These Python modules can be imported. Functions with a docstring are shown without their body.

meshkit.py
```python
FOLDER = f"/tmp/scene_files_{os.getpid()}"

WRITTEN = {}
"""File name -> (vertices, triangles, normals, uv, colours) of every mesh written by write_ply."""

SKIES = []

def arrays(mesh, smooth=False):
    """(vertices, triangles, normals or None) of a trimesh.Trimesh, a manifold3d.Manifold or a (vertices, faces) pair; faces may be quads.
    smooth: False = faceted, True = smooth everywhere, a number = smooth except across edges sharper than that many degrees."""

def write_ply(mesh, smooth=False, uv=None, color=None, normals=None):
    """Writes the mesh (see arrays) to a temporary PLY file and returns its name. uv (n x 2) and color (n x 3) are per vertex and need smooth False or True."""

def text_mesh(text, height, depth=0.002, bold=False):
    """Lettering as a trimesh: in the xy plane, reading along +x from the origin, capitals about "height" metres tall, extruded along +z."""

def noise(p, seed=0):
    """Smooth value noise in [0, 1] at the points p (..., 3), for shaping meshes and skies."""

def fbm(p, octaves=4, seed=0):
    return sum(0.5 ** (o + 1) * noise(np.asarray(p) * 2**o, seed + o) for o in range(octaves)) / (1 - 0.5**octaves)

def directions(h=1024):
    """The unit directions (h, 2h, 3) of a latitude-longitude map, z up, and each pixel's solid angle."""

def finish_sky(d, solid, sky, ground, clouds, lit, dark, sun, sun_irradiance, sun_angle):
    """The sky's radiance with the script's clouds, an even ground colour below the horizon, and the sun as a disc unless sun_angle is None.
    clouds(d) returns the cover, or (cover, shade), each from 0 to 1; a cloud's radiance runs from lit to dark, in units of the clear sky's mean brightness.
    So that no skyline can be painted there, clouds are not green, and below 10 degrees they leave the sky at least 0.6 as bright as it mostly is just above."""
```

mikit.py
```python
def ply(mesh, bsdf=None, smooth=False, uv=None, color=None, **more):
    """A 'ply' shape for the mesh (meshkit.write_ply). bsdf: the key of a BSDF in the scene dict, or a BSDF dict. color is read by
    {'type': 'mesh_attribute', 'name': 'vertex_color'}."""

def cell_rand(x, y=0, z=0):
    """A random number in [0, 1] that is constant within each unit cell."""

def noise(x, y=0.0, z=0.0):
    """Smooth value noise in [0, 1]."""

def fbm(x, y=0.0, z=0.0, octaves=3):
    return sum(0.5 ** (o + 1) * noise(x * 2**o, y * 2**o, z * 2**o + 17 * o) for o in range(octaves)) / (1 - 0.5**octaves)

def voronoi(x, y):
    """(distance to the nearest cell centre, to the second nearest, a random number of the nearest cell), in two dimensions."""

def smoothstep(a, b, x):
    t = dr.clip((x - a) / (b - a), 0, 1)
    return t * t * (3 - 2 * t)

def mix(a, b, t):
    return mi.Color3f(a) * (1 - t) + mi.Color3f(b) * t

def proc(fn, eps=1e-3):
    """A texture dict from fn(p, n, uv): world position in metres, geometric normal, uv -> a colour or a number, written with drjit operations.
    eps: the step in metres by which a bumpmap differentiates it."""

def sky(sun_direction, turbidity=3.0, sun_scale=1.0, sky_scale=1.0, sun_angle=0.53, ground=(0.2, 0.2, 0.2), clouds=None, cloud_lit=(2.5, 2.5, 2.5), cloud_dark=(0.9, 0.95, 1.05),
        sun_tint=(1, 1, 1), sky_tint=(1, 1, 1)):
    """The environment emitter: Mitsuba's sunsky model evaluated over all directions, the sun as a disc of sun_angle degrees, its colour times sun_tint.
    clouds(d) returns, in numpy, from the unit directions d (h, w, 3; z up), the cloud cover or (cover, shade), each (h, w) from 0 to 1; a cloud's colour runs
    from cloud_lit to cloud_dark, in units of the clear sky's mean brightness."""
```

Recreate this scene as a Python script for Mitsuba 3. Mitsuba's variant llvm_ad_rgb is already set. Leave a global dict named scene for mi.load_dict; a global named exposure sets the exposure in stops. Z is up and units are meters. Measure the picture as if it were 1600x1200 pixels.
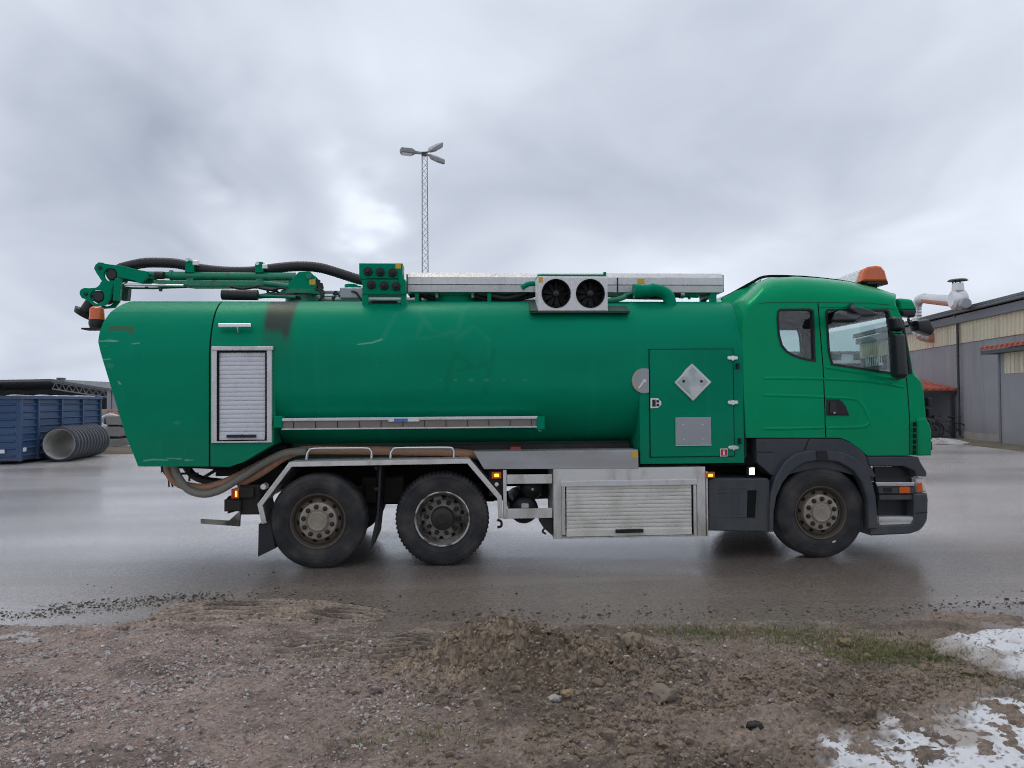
import math, random
import numpy as np, trimesh, drjit as dr, mitsuba as mi
import manifold3d as m3, mapbox_earcut as earcut
from shapely.geometry import Polygon
import mikit, meshkit
from mikit import noise, fbm, smoothstep, mix, voronoi

T = mi.ScalarTransform4f
scene, labels = {}, {}
rnd = random.Random(7)
nrng = np.random.default_rng(11)

# ------------------------------------------------------------------ camera, sky, exposure
scene['camera'] = {'type': 'perspective', 'fov': 67.29, 'fov_axis': 'x', 'near_clip': 0.1, 'far_clip': 3000.0,
                   'to_world': T().look_at(origin=[1.58435, -8.54441, 1.82248], target=[1.64871, -7.54671, 1.84398], up=[0.00597, -0.02192, 0.99974])}
exposure = 2.3

def clouds(d):
    # a closed overcast: cover 1 everywhere, shade between the bright and the heavy parts of the layer
    k = 1.0 / (np.maximum(d[..., 2], 0) + 0.42)
    p = np.stack([d[..., 0] * k, d[..., 1] * k, d[..., 2] * 1.2], -1) * 1.25
    w = np.stack([meshkit.fbm(p * 1.5 + 3.1, 3, 5), meshkit.fbm(p * 1.5 + 8.7, 3, 9), 0 * k], -1)
    n1 = meshkit.fbm(p * np.array([1.7, 1.1, 1]) + w * 1.3 + 1.7, 5, 2)
    n2 = meshkit.fbm(p * 3.2 + w * 3.0, 5, 3)
    s = 0.45 + (n1 - 0.5) * 1.15 + (n2 - 0.5) * 0.46
    dw = d + np.stack([n2 - .5, n1 - .5, meshkit.fbm(p * 6 + 31, 4, 12) - .5], -1) * 0.16; dw /= np.linalg.norm(dw, axis=-1, keepdims=True)
    for c, r, a in zip([(-0.409,0.8867,0.2158),(-0.2846,0.8923,0.3506),(-0.2362,0.9578,0.1638),(-0.3433,0.8972,0.2778),(-0.1861,0.9402,0.2855),(-0.4425,0.8311,0.3369),(-0.1182,0.8951,0.4298),(0.0612,0.9011,0.4293),(0.0481,0.9844,0.1694),(0.407,0.9,0.1562),(0.5326,0.7828,0.3219),(0.2943,0.9106,0.2902),(0.4618,0.8506,0.2512),(-0.1386,0.9559,0.259),(-0.1121,0.9634,0.2437),(-0.085,0.9693,0.2309),(-0.0613,0.9731,0.2222),(-0.3076,0.9188,0.2472),(-0.1551,0.9384,0.3087),(-0.2953,0.9263,0.2341)], 
                       [11, 10, 8, 9, 6, 8, 6, 9, 7, 12, 14, 11, 13, 1.5, 1.6, 1.6, 1.4, 1.8, 1.3, 1.8],
                       [.12, .13, .11, .10, .08, -.14, -.14, -.12, .06, -.02, .03, .04, .10, -.22, -.27, -.28, -.24, -.18, -.22, -.18]):
        ang = np.degrees(np.arccos(np.clip(dw @ np.array(c), -1, 1)))
        s = s + a * np.exp(-(ang / r) ** 2) * (0.2 + 1.6 * n2)
    return np.ones_like(s), np.clip(s, 0, 1)

scene['sky'] = mikit.sky([-0.2, 0.3, 0.95], turbidity=3, sun_scale=0.1, sun_angle=25, clouds=clouds, cloud_lit=(1.84, 1.97, 2.20), cloud_dark=(0.80, 0.90, 1.10))

# ------------------------------------------------------------------ mesh helpers
def fix(v, f):
    m = trimesh.Trimesh(np.asarray(v, float), np.asarray(f, int), process=False)
    if m.volume < 0: m.invert()
    return m

def cat(*ms):
    out = []
    for m in ms: out += list(m) if isinstance(m, (list, tuple)) else [m]
    return trimesh.util.concatenate(out)

def inset(poly, c):
    p = np.asarray(poly, float)
    a, b = np.roll(p, 1, 0), np.roll(p, -1, 0)
    area = 0.5 * np.sum(p[:, 0] * b[:, 1] - b[:, 0] * p[:, 1])
    def nrm(e):
        e = e / (np.linalg.norm(e, axis=1, keepdims=True) + 1e-12)
        return np.stack([-e[:, 1], e[:, 0]], 1) * np.sign(area)
    n1, n2 = nrm(p - a), nrm(b - p)
    h = n1 + n2
    return p + c * h / np.maximum((h * n1).sum(1, keepdims=True), 0.45)

def place(p2, h, axis):
    x, y = p2[:, 0], p2[:, 1]
    h = np.full(len(p2), h)
    return np.stack({'y': (x, h, y), 'x': (h, x, y), 'z': (x, y, h)}[axis], 1)

def rings(rs, hs, axis='y'):
    n = len(rs[0]); v = np.vstack([place(np.asarray(r, float), h, axis) for r, h in zip(rs, hs)])
    f = []
    i = np.arange(n); j = (i + 1) % n
    for k in range(len(rs) - 1):
        a, b = k * n, (k + 1) * n
        f += [np.stack([a + i, a + j, b + j], 1), np.stack([a + i, b + j, b + i], 1)]
    c0 = earcut.triangulate_float64(np.asarray(rs[0], float), np.array([n], np.uint32)).reshape(-1, 3)
    c1 = earcut.triangulate_float64(np.asarray(rs[-1], float), np.array([n], np.uint32)).reshape(-1, 3) + (len(rs) - 1) * n
    f = np.vstack(f).astype(int)
    # orient caps against the sides
    p = np.asarray(rs[0], float); q = np.roll(p, -1, 0)
    area = np.sum(p[:, 0] * q[:, 1] - q[:, 0] * p[:, 1])
    def ori(c, want):
        c = c.astype(int); base = v[:, {'y': [0, 2], 'x': [1, 2], 'z': [0, 1]}[axis]]
        t = base[c]; s = np.cross(t[:, 1] - t[:, 0], t[:, 2] - t[:, 0])
        c = c.copy(); bad = (s * want) < 0; c[bad] = c[bad][:, ::-1]; return c
    s = np.sign(area)
    f = np.vstack([f, ori(c0, -s), ori(c1, s)])
    return fix(v, f)

def ext(poly, a, b, axis='y', c=0.004):
    if a > b: a, b = b, a
    if c <= 0: return rings([poly, poly], [a, b], axis)
    return rings([inset(poly, c), poly, poly, inset(poly, c)], [a, a + c, b - c, b], axis)

def rect(x0, x1, z0, z1): return [(x0, z0), (x1, z0), (x1, z1), (x0, z1)]
def box(x0, x1, y0, y1, z0, z1, c=0.004): return ext(rect(x0, x1, z0, z1), y0, y1, 'y', min(c, 0.3 * min(abs(x1 - x0), abs(z1 - z0), abs(y1 - y0))))
def rbox(R, y0, y1, c=0.004): return box(R[0], R[1], y0, y1, R[2], R[3], c)

def rrect(x0, x1, z0, z1, r, n=4):
    out = []
    for cx, cz, a in ((x1 - r, z0 + r, -90), (x1 - r, z1 - r, 0), (x0 + r, z1 - r, 90), (x0 + r, z0 + r, 180)):
        for k in range(n + 1):
            t = math.radians(a + 90 * k / n); out.append((cx + r * math.cos(t), cz + r * math.sin(t)))
    return out

def circ(x, z, r, n=24, rz=None): return [(x + r * math.cos(2 * math.pi * k / n), z + (rz or r) * math.sin(2 * math.pi * k / n)) for k in range(n)]

def frame_poly(outer, inner, a, b, axis='y'):
    m = trimesh.creation.extrude_polygon(Polygon(outer, [inner]), abs(b - a), engine='earcut')
    v = m.vertices; lo = min(a, b)
    v = np.stack({'y': (v[:, 0], v[:, 2] + lo, v[:, 1]), 'x': (v[:, 2] + lo, v[:, 0], v[:, 1]), 'z': (v[:, 0], v[:, 1], v[:, 2] + lo)}[axis], 1)
    return fix(v, m.faces)

def spline(pts, n=8):
    p = np.asarray(pts, float); q = np.vstack([2 * p[0] - p[1], p, 2 * p[-1] - p[-2]]); out = []
    for i in range(1, len(q) - 2):
        for k in range(n):
            t = k / n
            out.append(0.5 * (2 * q[i] + (q[i + 1] - q[i - 1]) * t + (2 * q[i - 1] - 5 * q[i] + 4 * q[i + 1] - q[i + 2]) * t * t + (3 * q[i] - q[i - 1] - 3 * q[i + 1] + q[i + 2]) * t ** 3))
    return np.array(out + [p[-1]])

def tube(pts, r, sides=10, smooth=0, corr=None):
    p = spline(pts, smooth) if smooth else np.asarray(pts, float)
    if corr:                                    # corrugated: resample finely, radius alternates
        s = np.r_[0, np.cumsum(np.linalg.norm(np.diff(p, axis=0), axis=1))]
        k = np.arange(0, s[-1], corr[0] / 4)
        p = np.stack([np.interp(k, s, p[:, a]) for a in range(3)], 1)
        rad = r + corr[1] * np.cos(np.arange(len(p)) * np.pi / 2)
    else: rad = np.broadcast_to(np.asarray(r, float), (len(p),))
    t = np.gradient(p, axis=0); t /= np.linalg.norm(t, axis=1, keepdims=True) + 1e-12
    a = np.cross(t[0], [0, 0, 1.0] if abs(t[0][2]) < 0.9 else [1.0, 0, 0]); a /= np.linalg.norm(a)
    A = []
    for k in range(len(p)):
        a = a - t[k] * (a @ t[k]); a /= np.linalg.norm(a); A.append(a)
    A = np.array(A); B = np.cross(t, A); g = np.arange(sides) * 2 * np.pi / sides
    v = (p[:, None] + rad[:, None, None] * (np.cos(g)[None, :, None] * A[:, None] + np.sin(g)[None, :, None] * B[:, None])).reshape(-1, 3)
    i, j = np.meshgrid(np.arange(len(p) - 1), np.arange(sides), indexing='ij')
    q = np.stack([i * sides + j, i * sides + (j + 1) % sides, (i + 1) * sides + (j + 1) % sides, (i + 1) * sides + j], -1).reshape(-1, 4)
    n = len(v); v = np.vstack([v, p[0], p[-1]]); k = np.arange(sides); e = (len(p) - 1) * sides
    f = np.vstack([q[:, [0, 1, 2]], q[:, [0, 2, 3]], np.stack([(k + 1) % sides, k, k * 0 + n], 1), np.stack([e + k, e + (k + 1) % sides, k * 0 + n + 1], 1)])
    return fix(v, f)

def cyl(p0, p1, r, sides=20, r1=None): return tube([p0, p1], [r, r if r1 is None else r1], sides)

def lathe(prof, c, axis='y', n=48, mod=None):
    # prof: (radius, position along the axis); closed loops or open lines
    pr = np.asarray(prof, float); g = np.arange(n) * 2 * np.pi / n
    R = np.broadcast_to(pr[:, :1], (len(pr), n)).copy()
    if mod is not None: R = mod(R, g)
    h = np.broadcast_to(pr[:, 1:], R.shape)
    a, b = R * np.cos(g), R * np.sin(g)
    v = np.stack({'y': (a, h, b), 'x': (h, a, b), 'z': (a, b, h)}[axis], -1).reshape(-1, 3) + np.asarray(c, float)
    i, j = np.meshgrid(np.arange(len(pr) - 1), np.arange(n), indexing='ij')
    q = np.stack([i * n + j, i * n + (j + 1) % n, (i + 1) * n + (j + 1) % n, (i + 1) * n + j], -1).reshape(-1, 4)
    f = np.vstack([q[:, [0, 1, 2]], q[:, [0, 2, 3]]])
    return fix(v, f)

def mani(m): return m3.Manifold(m3.Mesh(np.asarray(m.vertices, np.float32), np.asarray(m.faces, np.uint32)))
def unmani(m): q = m.to_mesh(); return trimesh.Trimesh(np.array(q.vert_properties[:, :3], float), np.array(q.tri_verts, int), process=False)
def diff(a, *bs):
    r = mani(a)
    for b in bs: r = r - mani(b)
    return unmani(r)
def inter(a, b): return unmani(mani(a) ^ mani(b))

def moved(m, M): m = m.copy(); m.apply_transform(M); return m
def rotm(deg, axis, at=(0, 0, 0)): return trimesh.transformations.rotation_matrix(math.radians(deg), axis, at)

# ------------------------------------------------------------------ scene entries
def key_for(key):
    if key not in scene and not any(k.startswith(key + '__') for k in scene): return key
    n = 1
    while f'{key}_{n:03d}' in scene or any(k.startswith(f'{key}_{n:03d}__') for k in scene): n += 1
    return f'{key}_{n:03d}'

def add(name, mesh, mat, parent=None, smooth=35, label=None, cat_=None, group=None, kind=None, **more):
    key = key_for(f'{parent}__{name}' if parent else name)
    scene[key] = mikit.ply(mesh, mat, smooth=smooth, **more) if not isinstance(mesh, dict) else {**mesh}
    tag(key, label, cat_, group, kind)
    return key

def each(name, meshes, mat, parent=None, **k):
    return [add(name, m, mat, parent, **k) for m in meshes]

def tag(key, label=None, cat_=None, group=None, kind=None):
    d = {k: v for k, v in (('label', label), ('category', cat_), ('group', group), ('kind', kind)) if v}
    if d: labels[key] = {**labels.get(key, {}), **d}
    return key

# ------------------------------------------------------------------ materials
def two(b): return {'type': 'twosided', 'bsdf': b}
def pr(color, rough=0.5, metal=0.0, spec=0.5, coat=0.0, cg=0.9, bump=None, **k):
    col = {'type': 'rgb', 'value': list(color)} if isinstance(color, (tuple, list)) else color
    ro = rough if not isinstance(rough, float) else rough
    b = {'type': 'principled', 'base_color': col, 'roughness': ro, 'metallic': metal, 'specular': spec}
    if coat: b['clearcoat'], b['clearcoat_gloss'] = coat, cg
    b.update(k)
    if bump: b = {'type': 'bumpmap', 'arbitrary': mikit.proc(bump[0], eps=bump[2] if len(bump) > 2 else 2e-3), 'scale': bump[1], 'bsdf': b}
    return two(b)
P_ = mikit.proc

def seg_d(x, z, s):
    ax, az, bx, bz = s; dx, dz = bx - ax, bz - az
    t = dr.clip(((x - ax) * dx + (z - az) * dz) / (dx * dx + dz * dz), 0, 1)
    return dr.sqrt(dr.square(x - ax - t * dx) + dr.square(z - az - t * dz))
def chain(pts): return [(*a, *b) for a, b in zip(pts[:-1], pts[1:])]

GREEN = (0.0002, 0.190, 0.101)
ghost = sum([chain(c) for c in ([(0.709,2.5333),(0.8407,2.8262)], [(0.8407,2.8262),(0.9864,2.8849),(1.3149,2.8998),(1.5125,2.8483)], [(1.6081,2.8852),(1.533,2.6051),(1.145,2.5176)], [(1.0956,2.8482),(1.1461,2.738),(1.0722,2.5325)], [(1.1316,2.7527),(1.2768,2.6055)], [(1.5114,2.5089),(1.7156,2.6688),(1.8747,2.5081)])], [])
stain = sum([chain(c) for c in ([(1.5047,2.3542),(1.4395,2.1545),(1.4028,1.9408)], [(1.9336,2.4029),(1.8891,2.1881),(1.8302,1.9237)], [(1.532,2.1612),(1.9038,2.2453)], [(1.533,2.3326),(1.675,2.2248)])], [])
scr = sum([chain(c) for c in ([(0.4315,2.4571),(0.5929,2.478),(0.6915,2.5133)], [(-2.3471,2.4992),(-2.253,2.5059),(-2.152,2.4987)], [(-2.306,2.2977),(-2.2253,2.3044)], [(-1.8647,1.1988),(-1.7635,1.2114),(-1.6147,1.2026)], [(-1.6148,1.2235),(-1.4792,1.2149)], [(-1.4249,1.2003),(-1.3433,1.1993)], [(-2.137,2.054),(-2.1167,2.0331)], [(-2.0035,2.4705),(-1.9292,2.4773)])], [])
pale = [((-2.2251,2.2349), .045), ((-2.2864,2.4504), .02), ((-1.5139,1.6115), .04), ((0.6482,2.2222), .012), ((1.3395,2.0552), .03), ((1.5101,2.0542), .03), ((1.681,2.0532), .035), ((1.8525,2.0523), .035), ((2.0459,2.0583), .035), ((2.2757,2.0499), .04)]
rust = sum([chain(c) for c in ([(-2.2623,2.6428),(-2.1403,2.6426),(-2.0249,2.6354)], [(-2.0317,2.6355),(-2.0247,2.5724)])], [])

def green_tank(p, n, uv):
    x, z = p.x, p.z
    f = fbm(x * 1.3, p.y * 1.3, z * 2.2, 4)
    col = mi.Color3f(GREEN) * (0.86 + 0.28 * f)
    near = dr.select(p.y < 1.0, 1.0, 0.0)
    wob = (noise(x * 9, z * 9) - 0.5) * 0.03
    g = mi.Float(9.0)
    for s in ghost: g = dr.minimum(g, seg_d(x, z, s))
    col = mix(col, (0.05, 0.25, 0.18), near * 0.16 * (1 - smoothstep(0.008, 0.035, g + wob)))
    g = mi.Float(9.0)
    for s in stain: g = dr.minimum(g, seg_d(x, z, s))
    col = mix(col, (0.003, 0.130, 0.050), near * 0.32 * (1 - smoothstep(0.01, 0.04, g + wob)))
    g = mi.Float(9.0)
    for s in scr: g = dr.minimum(g, seg_d(x, z, s))
    col = mix(col, (0.22, 0.42, 0.34), near * 0.6 * (1 - smoothstep(0.004, 0.012, g + wob * 0.35)))
    for (c, r) in pale:
        d = dr.sqrt(dr.square(x - c[0]) + dr.square((z - c[1]) * 1.7))
        col = mix(col, (0.05, 0.26, 0.19), near * 0.45 * (1 - smoothstep(r * 0.5, r, d + wob)))
    g = mi.Float(9.0)
    for s in rust: g = dr.minimum(g, seg_d(x, z, s))
    col = mix(col, (0.05, 0.07, 0.04), near * 0.7 * (1 - smoothstep(0.012, 0.035, g + wob)))
    # exhaust soot on the shoulder
    sx = dr.abs(x - -0.466 - 0.05 * (z - 2.7)) + (noise(x * 9, z * 3) - 0.5) * 0.05
    so = (1 - smoothstep(0.11, 0.20, sx)) * smoothstep(2.46, 2.66, z + (noise(x * 14, 3.0) - 0.5) * 0.12)
    so2 = (1 - smoothstep(0.05, 0.25, sx)) * smoothstep(2.15, 2.6, z)
    col = mix(col, (0.028, 0.028, 0.026), dr.maximum(so * 0.95, so2 * 0.4))
    # road film low down
    low = (1 - smoothstep(1.2, 1.75, z)) * fbm(x * 3, z * 2, p.y * 3, 3)
    col = mix(col, (0.03, 0.10, 0.065), low * 0.3)
    # rain streaks
    st = smoothstep(0.62, 0.9, fbm(x * 16, z * 0.8, 0.0, 3)) * smoothstep(2.7, 2.3, z)
    return mix(col, (0.008, 0.22, 0.14), st * 0.35)

def green_cab(p, n, uv):
    f = fbm(p.x * 2, p.y * 2, p.z * 2, 3)
    col = mi.Color3f(0.0002, 0.245, 0.103) * (0.9 + 0.2 * f)
    low = (1 - smoothstep(1.2, 1.7, p.z)) * fbm(p.x * 4, p.z * 3, p.y * 4, 3)
    st = smoothstep(0.62, 0.9, fbm(p.x * 18, p.z * 0.9, 5.0, 3))
    return mix(mix(col, (0.03, 0.13, 0.07), low * 0.35), (0.008, 0.28, 0.15), st * 0.2)
def green_rough(p, n, uv): return 0.30 + 0.22 * fbm(p.x * 3, p.y * 3, p.z * 3, 3)
def wavy(p, n, uv): return fbm(p.x * 1.1, p.y * 1.1, p.z * 1.1, 2)

scene['paint_tank'] = pr(P_(green_tank), P_(green_rough), spec=0.35, spec_tint=1.0, coat=0.18, cg=0.93, bump=(wavy, 0.016, 0.01))
scene['paint_cab'] = pr(P_(green_cab), 0.24, spec=0.45, spec_tint=1.0, coat=0.25, cg=0.96)
scene['paint_green'] = pr(GREEN, 0.4, spec=0.35, spec_tint=1.0, coat=0.1)
def old_green(p, n, uv):
    f = fbm(p.x * 7, p.y * 7, p.z * 7, 3)
    return mix(mi.Color3f(GREEN) * (0.8 + 0.4 * f), (0.03, 0.04, 0.03), smoothstep(0.58, 0.75, fbm(p.x * 13, p.y * 13, p.z * 9 + 4, 3)) * 0.7)
scene['paint_worn'] = pr(P_(old_green), 0.45, spec=0.5, coat=0.3)
scene['paint_dark_green'] = pr((0.003, 0.045, 0.03), 0.5)
def alu(p, n, uv):
    f = fbm(p.x * 2.5, p.y * 2.5, p.z * 7, 4)
    st = fbm(p.x * 22, p.y * 22, p.z * 2, 3)
    return mix((0.74, 0.74, 0.75), (0.52, 0.505, 0.48), 0.5 * f + 0.4 * smoothstep(0.5, 0.85, st))
def alu_rough(p, n, uv): return 0.42 + 0.2 * fbm(p.x * 5, p.y * 5, p.z * 5, 3)
scene['aluminium'] = pr(P_(alu), P_(alu_rough), metal=0.75)
def alu_dirty(p, n, uv):
    st = smoothstep(0.42, 0.8, fbm(p.x * 9, p.y * 9, p.z * 3, 4))
    low = 1 - smoothstep(0.35, 1.2, p.z)
    return mix((0.70, 0.69, 0.67), (0.34, 0.30, 0.25), dr.clip(0.55 * st + 0.3 * low, 0, 1))
scene['aluminium_dirty'] = pr(P_(alu_dirty), 0.5, metal=0.55)
def shutter_col(p, n, uv):
    st = smoothstep(0.5, 0.85, fbm(p.x * 9, p.y * 2, p.z * 2.5, 3))
    return mix((0.63, 0.64, 0.68), (0.42, 0.41, 0.40), 0.6 * st)
scene['shutter_white'] = pr(P_(shutter_col), 0.4, spec=0.5)
def shutter_low(p, n, uv):
    st = smoothstep(0.4, 0.8, fbm(p.x * 7, p.y * 2, p.z * 5, 4))
    return mix((0.66, 0.64, 0.58), (0.42, 0.39, 0.33), 0.45 * st + 0.25 * (1 - smoothstep(0.4, 0.9, p.z)))
scene['shutter_dirty'] = pr(P_(shutter_low), 0.45, spec=0.5)
scene['white_paint'] = pr((0.68, 0.68, 0.68), 0.35, spec=0.5)
scene['chrome'] = pr((0.72, 0.72, 0.72), 0.22, metal=1.0)
scene['steel_grey'] = pr((0.34, 0.35, 0.37), 0.42, metal=0.5)
def plast(p, n, uv):
    f = fbm(p.x * 5, p.y * 5, p.z * 3, 4)
    low = 1 - smoothstep(0.3, 1.3, p.z)
    st = smoothstep(0.5, 0.8, fbm(p.x * 20, p.y * 20, p.z * 1.5, 3))
    return mix((0.030, 0.039, 0.050), (0.085, 0.083, 0.078), dr.clip(f * (0.35 + 0.5 * low) + 0.2 * st, 0, 1))
scene['plastic_grey'] = pr(P_(plast), 0.42, spec=0.4)
scene['plastic_black'] = pr((0.010, 0.0105, 0.012), 0.38, spec=0.4)
scene['matte_black'] = pr((0.007, 0.007, 0.007), 0.8, spec=0.2)
def chas(p, n, uv): return mix((0.008, 0.008, 0.008), (0.04, 0.034, 0.028), fbm(p.x * 6, p.y * 6, p.z * 6, 3))
scene['chassis_black'] = pr(P_(chas), 0.6, spec=0.3)
def tyre_col(p, n, uv):
    f = fbm(p.x * 6, p.y * 6, p.z * 6, 4)
    return mix((0.009, 0.010, 0.013), (0.075, 0.068, 0.062), f * f * 1.2)
scene['tyre_rubber'] = pr(P_(tyre_col), 0.62, spec=0.35)
def rim_col(p, n, uv):
    f = fbm(p.x * 8, p.y * 8, p.z * 8, 4)
    return mix((0.26, 0.24, 0.21), (0.055, 0.045, 0.036), smoothstep(0.3, 0.75, f))
scene['rim_dirty'] = pr(P_(rim_col), 0.55, metal=0.4)
def rim_col2(p, n, uv):
    f = fbm(p.x * 14, p.y * 14, p.z * 14, 4)
    return mix((0.50, 0.49, 0.46), (0.12, 0.10, 0.08), smoothstep(0.4, 0.7, f))
scene['rim_dark'] = pr((0.105, 0.085, 0.066), 0.55, metal=0.3)
scene['rim_bright'] = pr(P_(rim_col2), 0.42, metal=0.6)
def hub_col(p, n, uv): return mix((0.40, 0.35, 0.285), (0.20, 0.165, 0.13), fbm(p.x * 11, p.y * 11, p.z * 11, 4))
scene['hub_dirty'] = pr(P_(hub_col), 0.5, metal=0.3)
scene['nut_dark'] = pr((0.025, 0.023, 0.021), 0.5, metal=0.3)
scene['glass'] = {'type': 'thindielectric', 'int_ior': 1.5, 'specular_transmittance': {'type': 'rgb', 'value': [0.62, 0.74, 0.72]}}
scene['orange_lens'] = pr((0.62, 0.10, 0.008), 0.15, spec=0.5, coat=1.0)
scene['red_lens'] = pr((0.35, 0.012, 0.008), 0.2, spec=0.5, coat=1.0)
scene['clear_lens'] = pr((0.62, 0.55, 0.52), 0.12, spec=0.6, coat=1.0)
scene['yellow_label'] = pr((0.62, 0.38, 0.02), 0.5)
scene['red_label'] = pr((0.45, 0.02, 0.03), 0.4)
scene['blue_label'] = pr((0.05, 0.16, 0.45), 0.4)
scene['interior_grey'] = pr((0.055, 0.055, 0.06), 0.8)
scene['mirror_black'] = pr((0.012, 0.014, 0.017), 0.35, spec=0.5)
def hose_brown(p, n, uv): return mix((0.46, 0.215, 0.125), (0.23, 0.15, 0.10), fbm(p.x * 5, p.y * 9, p.z * 9, 4))
scene['hose_brown'] = pr(P_(hose_brown), 0.5)
scene['hose_grey'] = pr((0.19, 0.175, 0.15), 0.55)
scene['hose_black'] = pr((0.014, 0.014, 0.016), 0.5)
scene['rubber_flap'] = pr((0.013, 0.013, 0.015), 0.6)
scene['lamp_amber_lit'] = pr((0.7, 0.2, 0.01), 0.3)

# ------------------------------------------------------------------ the ground
def asphalt_col(p, n, uv):
    f = fbm(p.x * 0.5, p.y * 0.9, 0.0, 4)
    g = noise(p.x * 60, p.y * 60)
    s = fbm(p.x * 0.35, p.y * 2.6, 3.0, 4)
    grit = noise(p.x * 140, p.y * 140)
    c = mix((0.210, 0.200, 0.200), (0.310, 0.294, 0.287), f) * (0.75 + 0.5 * g)
    c = c * (0.75 + 0.5 * grit) * (0.80 + 0.36 * smoothstep(0.3, 0.7, fbm(p.x * 0.16, p.y * 0.5, 11.0, 3)))
    mud = smoothstep(0.5, 0.75, s) * (1 - smoothstep(-1.0, 2.5, p.y)) 
    truck_shade = (1 - smoothstep(0.4, 2.3, p.y + 0.6 * f)) * smoothstep(-2.4, -0.4, p.x + 0.8 * f)  # truck's dark reflection and contact shade, painted into the asphalt colour
    c = mix(c, mi.Color3f(0.092, 0.070, 0.056) * (0.6 + 0.8 * g), truck_shade * 0.9)
    return mix(c, (0.17, 0.140, 0.120), mud * 0.5)
def asphalt_rough(p, n, uv):
    s = fbm(p.x * 0.22, p.y * 0.75, 1.0, 4)
    t = fbm(p.x * 0.5, p.y * 3.5, 7.0, 3)
    near = (1 - smoothstep(0.4, 2.3, p.y + s)) * smoothstep(-3.0, -0.6, p.x + s)
    return dr.clip(0.14 + 0.13 * smoothstep(0.35, 0.7, s) + 0.09 * t + 0.12 * near, 0.08, 0.7)
def asphalt_bump(p, n, uv): return noise(p.x * 70, p.y * 70) + 0.6 * noise(p.x * 160, p.y * 160) + 6 * fbm(p.x * 2, p.y * 2, 0.0, 2)
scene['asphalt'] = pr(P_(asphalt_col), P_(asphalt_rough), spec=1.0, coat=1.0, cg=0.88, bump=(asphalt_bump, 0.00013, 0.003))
v = np.array([[-900, -400, 0], [900, -400, 0], [900, 1500, 0], [-900, 1500, 0.0]])
add('asphalt_yard', trimesh.Trimesh(v, [[0, 1, 2], [0, 2, 3]], process=False), 'asphalt', smooth=False, kind='structure', label='wet grey asphalt yard reflecting the overcast sky around the truck')

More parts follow.
